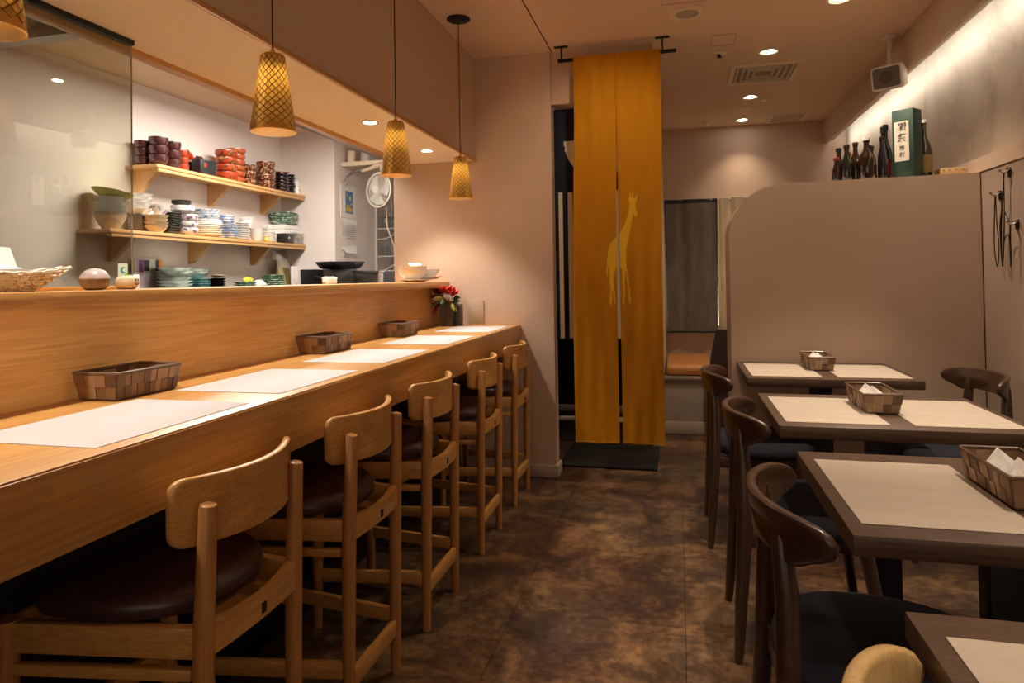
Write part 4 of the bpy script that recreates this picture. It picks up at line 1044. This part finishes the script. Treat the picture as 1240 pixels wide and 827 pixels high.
# kitchen back worktop under the shelves
WT = 1.14
solo('kitchen_worktop', MB().rbox(-3.576, -3.18, -1.4, 5.599, 0, WT, .004), STEEL, 'steel kitchen cabinet top under the wall shelves', 'worktop')
kk = 'worktop below the shelves'
t = thing('magazine', 'open colourful magazine leaning on the kitchen wall', 'magazine', (-3.56, 3.93, WT))
m = MB().box(.0, .006, -.13, .14, 0.0, .235); part('cover', m, plain('magazine_cover', (.62, .58, .55), .4), t)
for y0, y1, z0, z1, c in ((-.075, -.035, .14, .225, (.25, .07, .30)), (-.03, .02, .15, .225, (.05, .04, .04)), (.02, .075, .12, .228, (.6, .62, .6)), (.075, .105, .14, .228, (.04, .04, .045)), (.105, .14, .13, .228, (.75, .32, .06)), (-.115, -.09, .03, .22, (.78, .75, .72)), (-.07, .0, .03, .12, (.55, .45, .5))):
    part('picture', MB().box(.0062, .0068, y0, y1, z0, z1), plain('print%d' % len(MATS), c, .45), t)
solo('white_card', MB().rbox(-3.50, -3.49, 3.71, 3.79, WT, 1.265, .001), WH, 'small blank white card left of the magazine', 'card')
stack('serving_plate', 4.03, .24, WT, 1.31, 7, 'wavy', CEL, 'pale green wavy plate', 'worktop by the magazine', hf=.035, jit=.008, x=-3.42)
stack('small_plate', 4.25, .15, WT, 1.235, 5, 'square', TEA, 'teal square plate', kk, hf=.024, jit=.004, x=-3.42)
stack('serving_plate', 4.25, .165, 1.235, 1.305, 3, 'wavy', CEL, 'pale wavy small plate', 'on the teal plates', hf=.035, jit=.006, x=-3.42)
stack('small_plate', 4.47, .15, WT, 1.236, 4, 'dish', BLC, 'black shallow dish', kk, hf=.035, x=-3.42)
stack('small_plate', 4.49, .10, 1.238, 1.262, 1, 'plate', CRC, 'cream small plate', 'on top of the black dishes', x=-3.42)
stack('small_plate', 4.83, .18, WT, 1.205, 3, 'plate', GRN2, 'green plate', 'under the lemons', hf=.03, x=-3.42)
for q, (y, x, z, l) in enumerate(((4.82, -3.40, 1.217, 'larger yellow lemon on the green plates'), (4.895, -3.43, 1.214, 'smaller yellow lemon on the right of the green plates'))):
    o = solo('lemon', MB().lathe([(0, -.045), (.008, -.04), (.022, -.026), (.028, 0), (.022, .026), (.008, .04), (0, .046)], 18, M=Matrix.Rotation(PI/2, 4, 'X')), plain('lemon_skin%d' % q, (.78, .66, .06), .4), l, 'lemon', (x, y, z))
solo('crumpled_towel', MB().lathe([(0, 0), (.05, 0), (.058, .02), (.04, .05), (.02, .062), (0, .06)], 14, fn=lambda a, z: 1+.2*sin(3*a+z*60)+.1*sin(7*a)), WH, 'crumpled white cloth right of the lemons', 'cloth', (-3.42, 5.02, WT+.02))
stack('small_plate', 5.22, .2, WT, 1.262, 6, 'plate', GRN2, 'green rimmed round plate', 'left of the yellow bag', hf=.03, x=-3.42)
t = thing('paper_bag', 'translucent bag with yellow contents standing in the kitchen corner', 'bag', (-3.47, 5.44, WT))
part('yellow_content', MB().add([(-.04, -.09, 0), (.04, -.09, 0), (.04, .1, 0), (-.04, .1, 0), (-.005, -.06, .26), (.005, -.06, .26), (.005, .05, .24), (-.005, .05, .24)], [(0, 3, 2, 1), (0, 1, 5, 4), (1, 2, 6, 5), (2, 3, 7, 6), (3, 0, 4, 7), (4, 5, 6, 7)]), plain('mustard_paper', (.6, .42, .1), .6), t)
part('bag_film', MB().add([(-.05, -.11, 0), (.05, -.11, 0), (.05, .12, 0), (-.05, .12, 0), (-.02, -.11, .34), (.0, -.11, .34), (.0, .06, .35), (-.02, .06, .35)], [(0, 1, 5, 4), (1, 2, 6, 5), (2, 3, 7, 6), (3, 0, 4, 7)]), BOX_CLEAR, t)
solo('paper_sheet', MB().rbox(-3.405, -3.40, 5.47, 5.585, WT, 1.34, .0005), WH, 'small white paper sheet standing right of the yellow bag', 'paper')

# ------------------------------------------------------------------ things just behind the ledge
solo('prep_counter', MB().rbox(-2.45, -1.79, 2.7, 4.03, 0, 1.10, .004), STEEL, 'steel preparation counter behind the ledge', 'worktop')
t = thing('stove', 'black countertop grill box under the frying pan', 'stove', (-2.1, 3.95, 1.10))
part('housing', MB().rbox(-.16, .0, -.22, .22, .0, .175, .006), plain('black_enamel', (.015, .016, .018), .35), t)
part('side_handle', MB().rbox(-.02, .0, -.30, -.22, .11, .13, .003), BLACK, t)
t = thing('frying_pan', 'dark blue-black shallow pan resting on the black grill', 'pan', (-2.12, 3.98, 1.2765))
part('pan_body', MB().lathe([(0, 0), (.10, 0), (.125, .01), (.155, .045), (.158, .045), (.128, .006), (.10, -.0015), (0, -.0015)], 36, c=(0, 0, .0015)), plain('blue_black_enamel', (.012, .018, .035), .3, coat=.3), t)
part('pan_handle', MB().tube([(-.1, .10, .04), (-.14, .15, .05), (-.22, .25, .05)], [.006, .009, .01], 10), BLACK, t)
t = thing('steel_container', 'stainless steel food tray unit right of the black grill', 'container', (-2.0, 4.2, 1.10))
bpy.data.objects.remove(t)
t = thing('steel_container', 'stainless steel container right of the black grill', 'container', (-1.92, 3.98, 1.10))
part('tub', MB().rbox(-.09, .08, -.03, .05, 0, .15, .006), STEEL, t); part('lid', MB().rbox(-.095, .085, -.035, .055, .15, .165, .004), STEEL, t)
o = solo('steel_tray', MB().rbox(-2.30, -1.80, 4.30, 4.75, 0, 1.27, .01), STEEL, 'wide stainless steel cabinet beyond the grill', 'cabinet')
m = MB().lathe([(0, 0), (.032, 0), (.036, .012), (.034, .03), (.02, .036), (0, .034)], 16, fn=lambda a, z: 1+.12*sin(4*a+z*90), sx=.8, sy=1.7)
solo('crumpled_paper', m, NAP, 'crumpled white paper on the ledge before the black grill', 'paper', (-1.70, 3.08, 1.187))
# white serving bowls on the ledge end
def W_(name, prof, loc, label, cat, tilt=(0, 0, 0), mat=WH):
    o = solo(name, MB().lathe(prof, 36), mat, label, cat, loc, 'white tableware at the end of the ledge'); o.rotation_euler = tilt; return o
pl_ = [(0, .002), (.05, .002), (.052, 0), (.058, 0), (.06, .003), (.10, .014), (.101, .017), (.06, .007), (0, .006)]
W_('white_plate', pl_, (-1.55, 3.835, 1.1865), 'white plate lowest of the pile at the ledge end', 'plate')
W_('white_plate', [(r*.86, z) for r, z in pl_], (-1.49, 3.91, 1.203), 'white plate shifted right on the lowest plate', 'plate')
W_('white_bowl', [(0, .003), (.04, .003), (.043, 0), (.05, 0), (.082, .03), (.09, .06), (.087, .06), (.076, .032), (.045, .01), (0, .009)], (-1.56, 3.83, 1.2045), 'speckled white bowl lower in the pile at the ledge end', 'bowl', mat=WH)
W_('white_bowl', [(0, .003), (.04, .003), (.043, 0), (.05, 0), (.082, .03), (.09, .05), (.087, .05), (.076, .032), (.045, .01), (0, .009)], (-1.56, 3.83, 1.232), 'white bowl topmost of the pile at the ledge end', 'bowl')
W_('white_spoon_rest', [(0, 0), (.03, 0), (.042, .012), (.04, .014), (.028, .004), (0, .003)], (-1.545, 3.83, 1.284), 'small white dish lying on top of the white bowls', 'dish', (.1, .1, 0))
W_('white_ladle_dish', [(0, .003), (.025, .003), (.028, 0), (.05, .02), (.062, .045), (.059, .045), (.046, .022), (0, .008)], (-1.485, 3.925, 1.2185), 'translucent white flared bowl right of the pile', 'bowl')
# ------------------------------------------------------------------ ornaments on the ledge, left
t = thing('ceramic_pod', 'round dome-shaped grey ceramic pot on the ledge before glass', 'pot', (-1.47, 1.447, 1.186)); t.scale = (.82, .82, 1)
part('lower_half', MB().lathe([(0, 0), (.022, 0), (.036, .008), (.042, .022), (.0425, .028), (0, .028)], 32), plain('mottled_grey_ceramic', (.25, .17, .14), .45, var=.3, nscale=60), t)
part('lid', MB().lathe([(.0425, .028), (.0435, .030), (.041, .037), (.03, .049), (.013, .056), (0, .057)], 32), plain('silver_glaze', (.5, .42, .40), .25, coat=.3, var=.15, nscale=50), t)
t = thing('bird_ornament', 'small round cream ornament with a face and green stem', 'ornament', (-1.47, 1.553, 1.186))
part('ornament_body', MB().lathe([(0, 0), (.016, 0), (.027, .007), (.0305, .019), (.026, .031), (.012, .038), (0, .038)], 28), plain('cream_ceramic', (.75, .6, .42), .35, coat=.2), t)
part('stem', MB().tube([(0, 0, .037), (0, .001, .044)], [.006, .004], 8), plain('leaf_green', (.15, .35, .05), .5), t)
m = MB()
for a in (-.05, .35):
    m.lathe([(0, 0), (.0028, 0), (.002, .0015), (0, .0018)], 8, M=Matrix.Rotation(a, 4, 'Z') @ Matrix.Translation((.0285, 0, .026)) @ Matrix.Rotation(PI/2, 4, 'Y'))
m.tube([(.0295*cos(a), .0295*sin(a), .017-.004*cos((a-.15)*6)) for a in (-.1, .02, .15, .28, .4)], .0012, 6)
part('face', m, INK, t)
t = thing('woven_basket', 'white and tan woven oval basket on the ledge', 'basket', (-1.49, 1.20, 1.186), 0)
WK = spotted('wicker_white', (.82, .76, .66), (.6, .34, .12), 120, .6, thr=.6)
m = MB(); n = 44
def bp(k, j):
    a = 2*PI*k/n; zz_ = .004+.040*j/6; f = .62+.38*(j/6)**.8; e = 1+.35*max(0, cos(a-PI/2))**4*(j/6)
    return (.05*f*cos(a), .15*f*sin(a)*e*.95, zz_*(1+.35*abs(sin(a))**3*(j/6)))
for j in range(7):
    m.tube([Vector(bp(k, j))+Vector((0, 0, .0012*(1 if (k+j) % 2 else -1))) for k in range(n)], .0032, 6, closed=True)
for k in range(0, n, 2): m.tube([bp(k, j) for j in range(7)], .0022, 5)
part('weave', m, WK, t); part('bottom', MB().lathe([(0, .001), (.03, .001), (.031, .005), (0, .005)], 24, sy=3.), WK, t)
t = thing('paper_sleeve', 'white paper sleeve with navy print standing at the left edge', 'paper', (-1.50, 1.228, 1.186))
m = MB()
P_ = [(-.08, .012), (.022, .012), (.035, .012), (.045, .05), (.038, .108), (-.08, .116)]
t.rotation_euler = (0, -.3, 0); m.prism(P_, 'x', 0, .004); part('sheet', m, NAP, t)
m = MB()
for k in range(6):
    a = PI/3*k; m.prism([(-.032+.002*cos(a+1.57), .06+.002*sin(a+1.57)), (-.032+.016*cos(a), .06+.016*sin(a)), (-.032-.002*cos(a+1.57), .06-.002*sin(a+1.57))], 'x', .0042, .0048)
part('print', m, plain('navy_print', (.03, .04, .12), .5), t, None, 'navy star print')
m = MB(); g = [(0, .0, .1), (.02, .02, .07), (.03, .07, .045), (.02, .12, .038), (-.02, .12, .04), (-.03, .06, .05)]
solo('folded_napkin', MB().add([(-.03, -.1, .05), (.035, -.1, .045), (.040, .03, .05), (.03, .12, .032), (-.02, .13, .032), (-.035, .03, .062), (-.03, -.1, .044), (.035, -.1, .039), (.040, .03, .044), (.03, .12, .026), (-.02, .13, .026), (-.035, .03, .056)],
     [(0, 1, 2, 5), (5, 2, 3, 4), (6, 11, 8, 7), (11, 10, 9, 8), (0, 6, 7, 1), (1, 7, 8, 2), (2, 8, 9, 3), (3, 9, 10, 4), (4, 10, 11, 5), (5, 11, 6, 0)]), NAP, 'white folded napkin draped in the woven basket', 'napkin', (-1.488, 1.20, 1.19))

# ------------------------------------------------------------------ flowers
t = thing('flower_vase', 'dark square vase of red and white flowers at counter end', 'vase', (-1.36, 3.90, .918))
VM = plain('dark_taupe_vase', (.055, .042, .034), .4)
def q4(z, s): return [(-s, -s, z), (s, -s, z), (s, s, z), (-s, s, z)]
m = MB(); m.add(q4(0, .037)+q4(.15, .046)+q4(.15, .041)+q4(.01, .033), [(0, 3, 2, 1), (0, 1, 5, 4), (1, 2, 6, 5), (2, 3, 7, 6), (3, 0, 4, 7), (4, 5, 9, 8), (5, 6, 10, 9), (6, 7, 11, 10), (7, 4, 8, 11), (8, 9, 13, 12), (9, 10, 14, 13), (10, 11, 15, 14), (11, 8, 12, 15), (12, 13, 14, 15)])
part('vase_body', m, VM, t)
def flower(c, r, mat, n=3, seed=0, name='flower', flat=1.):
    r *= 1.35
    rr = random.Random(seed); m = MB()
    for ring_ in range(n):
        k_ = 5+2*ring_; tilt = 1.25-.45*ring_
        for k in range(k_):
            a = 2*PI*k/k_+ring_*.5; R_ = Matrix.Rotation(a, 4, 'Z') @ Matrix.Rotation(-tilt, 4, 'Y')
            L = r*(.55+.22*ring_); w = L*.42; g_ = []
            for i in range(4):
                for j in range(-2, 3):
                    u = i/3; ww = w*sin(PI*(.15+.8*u)) ; g_.append(R_ @ Vector((L*u, ww*j/2, .25*L*(u*u)-.12*L*(j/2)**2*flat)))
            m.add([v+Vector(c) for v in g_], [(i*5+j, i*5+j+1, i*5+j+6, i*5+j+5) for i in range(3) for j in range(4)])
    m.lathe([(0, -.3*r), (.14*r, -.1*r), (.12*r, .12*r), (0, .18*r)], 10, c=c)
    o = part(name, m, mat, t); return o
RF = plain('scarlet_petal', (.62, .03, .02), .6); RF2 = plain('crimson_petal', (.20, .008, .02), .6); OF = plain('orange_petal', (.72, .13, .03), .6); WF = plain('white_petal', (.82, .76, .74), .5); GF = plain('dark_leaf', (.04, .07, .02), .5); YF = plain('yellow_green_leaf', (.35, .33, .08), .5)
flower((.005, -.02, .205), .045, RF, 3, 1); flower((-.02, -.03, .215), .034, OF, 3, 2); flower((.035, -.03, .19), .040, RF, 3, 3)
flower((.012, -.055, .168), .034, WF, 2, 4); flower((-.055, -.02, .20), .034, RF2, 3, 5); flower((-.062, -.03, .165), .032, RF2, 3, 6); flower((-.055, -.035, .12), .03, RF2, 3, 7); flower((-.035, -.01, .225), .025, WF, 2, 8)
def leaf(c, d, L, w, mat):
    d = Vector(d).normalized(); s_ = d.cross(Vector((0, -1, .2))).normalized(); m = MB(); vs = []
    for i in range(6):
        u = i/5; ww = w*sin(PI*min(.98, .06+u*.92)); p = Vector(c)+d*L*u+Vector((0, 0, -.02*u*u)); vs += [p-s_*ww, p+Vector((0, -.004, 0)), p+s_*ww]
    m.add(vs, [(3*i+j, 3*i+j+1, 3*i+j+4, 3*i+j+3) for i in range(5) for j in range(2)]); part('leaf', m, mat, t)
for c, d, L, w, mt in (((.04, -.03, .165), (1, -.3, .1), .055, .015, GF), ((.04, -.03, .155), (1, -.4, -.35), .05, .013, GF), ((.045, -.03, .17), (.8, 0, .4), .05, .012, GF), ((.03, -.045, .14), (.6, -.5, -.5), .05, .012, YF), ((-.02, -.04, .17), (-.6, -.4, .15), .07, .014, YF), ((-.03, -.04, .15), (-.7, -.5, -.1), .06, .013, GF), ((0, -.045, .16), (-.3, -.7, -.1), .05, .013, GF), ((-.02, -.02, .22), (-.6, -.4, .5), .06, .008, GF), ((.045, -.03, .13), (.7, -.4, -.6), .035, .01, YF), ((-.06, -.03, .14), (-.3, -.3, -1), .06, .012, RF2)): leaf(c, d, L, w, mt)
m = MB()
for a, b in (((0, -.02, .05), (.005, -.02, .2)), ((-.01, 0, .05), (-.055, -.02, .19)), ((.01, 0, .05), (.035, -.03, .18)), ((0, -.03, .05), (.012, -.05, .16))): m.tube([a, b], .002, 6)
part('stems', m, GF, t)
t2 = t
t = thing('menu_stand', 'slim dark upright holder next to the flower vase', 'stand', (-1.30, 3.93, .918)); part('holder_body', MB().rbox(-.012, .012, -.035, .035, 0, .13, .002), VM, t); part('menu_card', MB().rbox(-.006, .006, -.03, .03, .13, .145, .001), WH, t)
solo('paper_menu', MB().rbox(-.0, .10, -.002, .002, 0, .15, .001), plain('beige_card', (.5, .38, .27), .7), 'beige card leaning on the wall behind the flowers', 'card', (-1.275, 4.03, .9181))

# ------------------------------------------------------------------ kitchen recess: calendar, shelf, fan, rack
t = thing('wall_calendar', 'white wall calendar with blue and yellow picture', 'calendar', (-3.031, 5.86, 1.75))
m = MB().box(.0, .004, -.155, .155, .045, .355); m.add([], []); part('picture_page', m, WH, t)
part('picture', MB().box(.0042, .005, -.06, .085, .09, .30), plain('calendar_blue', (.10, .25, .5), .5), t)
m = MB()
for (y, z, a, b) in ((.012, .125, .068, .022), (-.01, .155, .03, .02), (.03, .235, .02, .026), (-.025, .262, .012, .012), (.055, .18, .018, .012)):
    m.prism([(y+a*cos(2*PI*k/10), z+b*sin(2*PI*k/10)) for k in range(10)], 'x', .0052, .0058)
part('picture_shapes', m, plain('calendar_yellow', (.78, .55, .06), .5), t)
m = MB(); vs = []
for k in range(9):
    z = .04-.30*k/8; vs += [(.005+.012*sin(k*.8), -.14, z), (.005+.012*sin(k*.8+.5), .15, z)]
m.add(vs, [(2*k, 2*k+1, 2*k+3, 2*k+2) for k in range(8)]); part('date_page', m, WH, t)
m = MB()
for k in range(7): m.box(.018, .019, -.08, .10, -.03-.02*k, -.026-.02*k)
part('print_lines', m, plain('print_grey', (.3, .3, .3), .6), t)
m = MB(); vs = []
for k in range(7):
    z = -.26-.16*k/6; vs += [(.006+.02*sin(k*1.3), -.11+.015*sin(k*2), z), (.006+.02*sin(k*1.3+1), .12+.01*sin(k*3), z)]
m.add(vs, [(2*k, 2*k+1, 2*k+3, 2*k+2) for k in range(6)]); part('torn_page', m, WH, t)
# bracket shelf
t = thing('high_shelf', 'cream high shelf on curved bracket in the kitchen recess', 'shelf', (-3.031, 5.72, 2.265))
part('board', MB().rbox(0, .52, 0, .42, 0, .04, .003), CREAMPL, t)
part('bracket', MB().tube([(.02, .05, -.16), (.04, .05, -.09), (.10, .05, -.045), (.22, .05, -.022), (.4, .05, -.015)], .012, 8), STEEL, t)
sz = 2.306
solo('tumbler', MB().lathe([(0, 0), (.035, 0), (.04, .11), (.037, .11), (.032, .006), (0, .006)], 20), CREAMPL, 'cream cup at the left end of the high shelf', 'cup', (-2.96, 5.80, sz))
solo('storage_jar', MB().lathe([(0, 0), (.05, 0), (.052, .15), (.04, .17), (.04, .19), (0, .19)], 20), GW, 'tall pale jar on the high shelf, second from left', 'jar', (-2.84, 5.86, sz))
solo('storage_jar', MB().lathe([(0, 0), (.045, 0), (.047, .10), (.03, .13), (0, .13)], 20), TUMB, 'clear glass jar on the high shelf', 'jar', (-2.73, 5.82, sz))
solo('red_bag', MB().lathe([(0, 0), (.05, 0), (.06, .03), (.04, .07), (0, .08)], 14, fn=lambda a, z: 1+.1*sin(3*a)), plain('pink_red_wrap', (.6, .2, .18), .4), 'red and white wrapped packet on the high shelf', 'packet', (-2.62, 5.83, sz))
# wire rack
t = thing('glass_rack', 'white metal rack of drinking glasses in the kitchen recess', 'rack', (-3.0, 6.6, 0))
x0, x1, y0, y1 = -3.02, -2.55, 6.45, 6.85
def ra(*p): return p
m = MB()
for x in (x0, x1):
    for y in (y0, y1): part('post', MB().rbox(x-.012, x+.012, y-.012, y+.012, 0, 2.1, .002), WHITE, t, at(t))
for z in (1.2, 1.455, 1.74): part('rack_shelf', MB().rbox(x0+.013, x1-.013, y0, y1, z-.014, z, .002), WHITE, t, at(t))
part('diagonal_brace', MB().tube([(x0+.01, y0-.016, 1.62), (x0+.12, y0-.016, 1.63), (x1-.01, y0-.016, 1.80)], .008, 8), WHITE, t, at(t)); part('diagonal_brace', MB().tube([(x0+.01, y0-.016, 1.26), (x1-.15, y0-.016, 1.42)], .008, 8), WHITE, t, at(t))
tm = MB().lathe([(0, 0), (.028, 0), (.030, .005), (.036, .11), (.034, .11), (.028, .008), (0, .007)], 18).mesh('tumbler_mesh', TUMB)
for z, w in ((1.455, 'lower'), (1.741, 'upper')):
    for i in range(5):
        for j in range(2): tag(link('drinking_glass', tm, None, (x0+.06+.085*i, y0+.08+.14*j, z)), 'clear drinking glass on the %s shelf of the white rack' % w, 'glass', 'glasses on the %s rack shelf' % w)
if True:
    for i in range(4): tag(link('drinking_glass', tm, None, (x0+.08+.085*i, y0+.07, 1.855)), 'clear drinking glass in the upper layer on the rack behind the fan', 'glass', 'upper layer of glasses on the rack')
    solo('glass_tray', MB().rbox(x0+.03, x1-.05, y0+.02, y1-.02, 1.8515, 1.8545, .001), TUMB, 'thin clear tray between glass layers on the rack', 'tray')
solo('red_board', MB().rbox(-2.98, -2.64, 6.36, 6.43, 1.19, 1.215, .003), plain('terracotta_board', (.35, .12, .06), .5), 'reddish wooden bar at the foot of the glass rack', 'board')
solo('recess_cabinet', MB().rbox(-3.03, -2.5, 6.30, 6.434, 0, 1.189, .004), STEEL, 'steel cabinet below the glass rack', 'cabinet')
# fan
t = thing('wall_fan', 'cream round electric fan hanging in the kitchen opening', 'fan', (-2.59, 5.6, 2.01))
FC = plain('fan_cream', (.66, .6, .5), .4)
Mf = Matrix.Rotation(math.radians(-22), 4, 'Z') @ Matrix.Rotation(math.radians(90), 4, 'X') 
m = MB(); R_ = .155
for rr_ in (1., .97): m.tube([Mf @ Vector((R_*rr_*cos(a), R_*rr_*sin(a), .01)) for a in [2*PI*k/40 for k in range(40)]], .0055, 6, closed=True)
part('outer_ring', m, FC, t)
m = MB()
for k in range(60):
    a = 2*PI*k/60; m.tube([Mf @ Vector((.035*cos(a), .035*sin(a), .05)), Mf @ Vector((.10*cos(a), .10*sin(a), .045)), Mf @ Vector((R_*cos(a), R_*sin(a), .012))], .0013, 4)
    m.tube([Mf @ Vector((.035*cos(a), .035*sin(a), -.05)), Mf @ Vector((.10*cos(a), .10*sin(a), -.045)), Mf @ Vector((R_*cos(a), R_*sin(a), .008))], .0013, 4)
for rr_, z_ in ((.075, .048), (.115, .038)): m.tube([Mf @ Vector((rr_*cos(a), rr_*sin(a), z_)) for a in [2*PI*k/32 for k in range(32)]], .0016, 4, closed=True)
part('guard', m, FC, t)
for k in range(3):
    vs = []
    for i in range(5):
        for j in range(5):
            rr_ = .03+.10*i/4; a = 2*PI*k/3+(j/4-.5)*(1.1+.4*i/4)+.25*i/4; vs.append(Mf @ Vector((rr_*cos(a), rr_*sin(a), .016-.03*j/4)))
    part('blade', MB().add(vs, [(i*5+j, i*5+j+1, i*5+j+6, i*5+j+5) for i in range(4) for j in range(4)]), GW, t)
part('hub', MB().lathe([(0, .056), (.034, .053), (.038, .045), (.03, .0), (0, 0)], 24, M=Mf), WHITE, t)
part('motor', MB().lathe([(0, -.13), (.03, -.128), (.045, -.10), (.05, -.055), (0, -.05)], 24, M=Mf), FC, t)
m = MB(); mb_ = Mf @ Vector((0, 0, -.09))
m.tube([mb_, mb_+Vector((-.01, .02, .12)), Vector((-.02, .10, .20)), Vector((-.03, .13, .26))], [.016, .018, .02, .022], 12)
part('neck', m, FC, t)
part('mount_arm', MB().tube([(.05, .13, .27), (-.05, .12, .25), (-.20, .06, .185)], [.022, .026, .012], 12, flat=.7), plain('tan_plastic', (.58, .45, .3), .45), t)
part('cord', MB().tube([Vector((.02, .10, -.14)), Vector((.01, .14, -.32)), Vector((.05, .2, -.5)), Vector((.03, .25, -.65)), Vector((.0, .3, -.78))], .006, 8), FC, t)
# extractor hoods in the kitchen
solo('extractor_hood', MB().rbox(-1.90, -1.70, 2.95, 4.03, 2.0, 2.574, .003), plain('brushed_grey_panel', (.20, .18, .165), .4, .6), 'grey metal duct box above the kitchen opening, right part', 'extractor hood')
t = thing('extractor_hood', 'large dark extractor hood seen through the glass at top left', 'extractor hood', (-2.8, 1.4, 2.3))
part('hood_body', MB().rbox(-.7, .9, -1.4, 1.0, .02, .27, .003), plain('hood_dark', (.06, .055, .05), .5, .3), t)
m = MB(); frame(m, -.72, .92, -1.42, 1.02, .07, -.02, .02); part('rim', m, plain('hood_rim', (.28, .27, .25), .4, .5), t)
# ------------------------------------------------------------------ camera
cam = bpy.data.cameras.new('camera'); co = bpy.data.objects.new('camera', cam); COL.objects.link(co); sc.camera = co
r = Vector((0.9709294128034628, 0.23888573071682112, -0.015155296533336903)); u = Vector((0.01906923759786178, -0.014081401024814637, 0.9997189996807175)); fw = Vector((-0.2386051959420818, 0.9709455812789246, 0.018227415186251244))
Mx = Matrix((r, u, -fw)).transposed().to_4x4(); Mx.translation = (0, 0, 1.2); co.matrix_world = Mx
cam.sensor_width = 36; cam.lens = 820.0586*36/1240; cam.shift_y = -(413.5-322.286)/1240; cam.clip_start = .02
w = bpy.data.worlds.new('world'); sc.world = w; w.use_nodes = True; w.node_tree.nodes['Background'].inputs[0].default_value = (.9, .75, .6, 1); w.node_tree.nodes['Background'].inputs[1].default_value = .02
sc.view_settings.view_transform = 'Standard'; sc.view_settings.look = 'None'; sc.view_settings.exposure = .18
sc.cycles.use_denoising = True; sc.cycles.max_bounces = 10; sc.cycles.diffuse_bounces = 5; sc.cycles.transparent_max_bounces = 16; sc.cycles.sample_clamp_indirect = 6; sc.cycles.caustics_reflective = False; sc.cycles.caustics_refractive = False
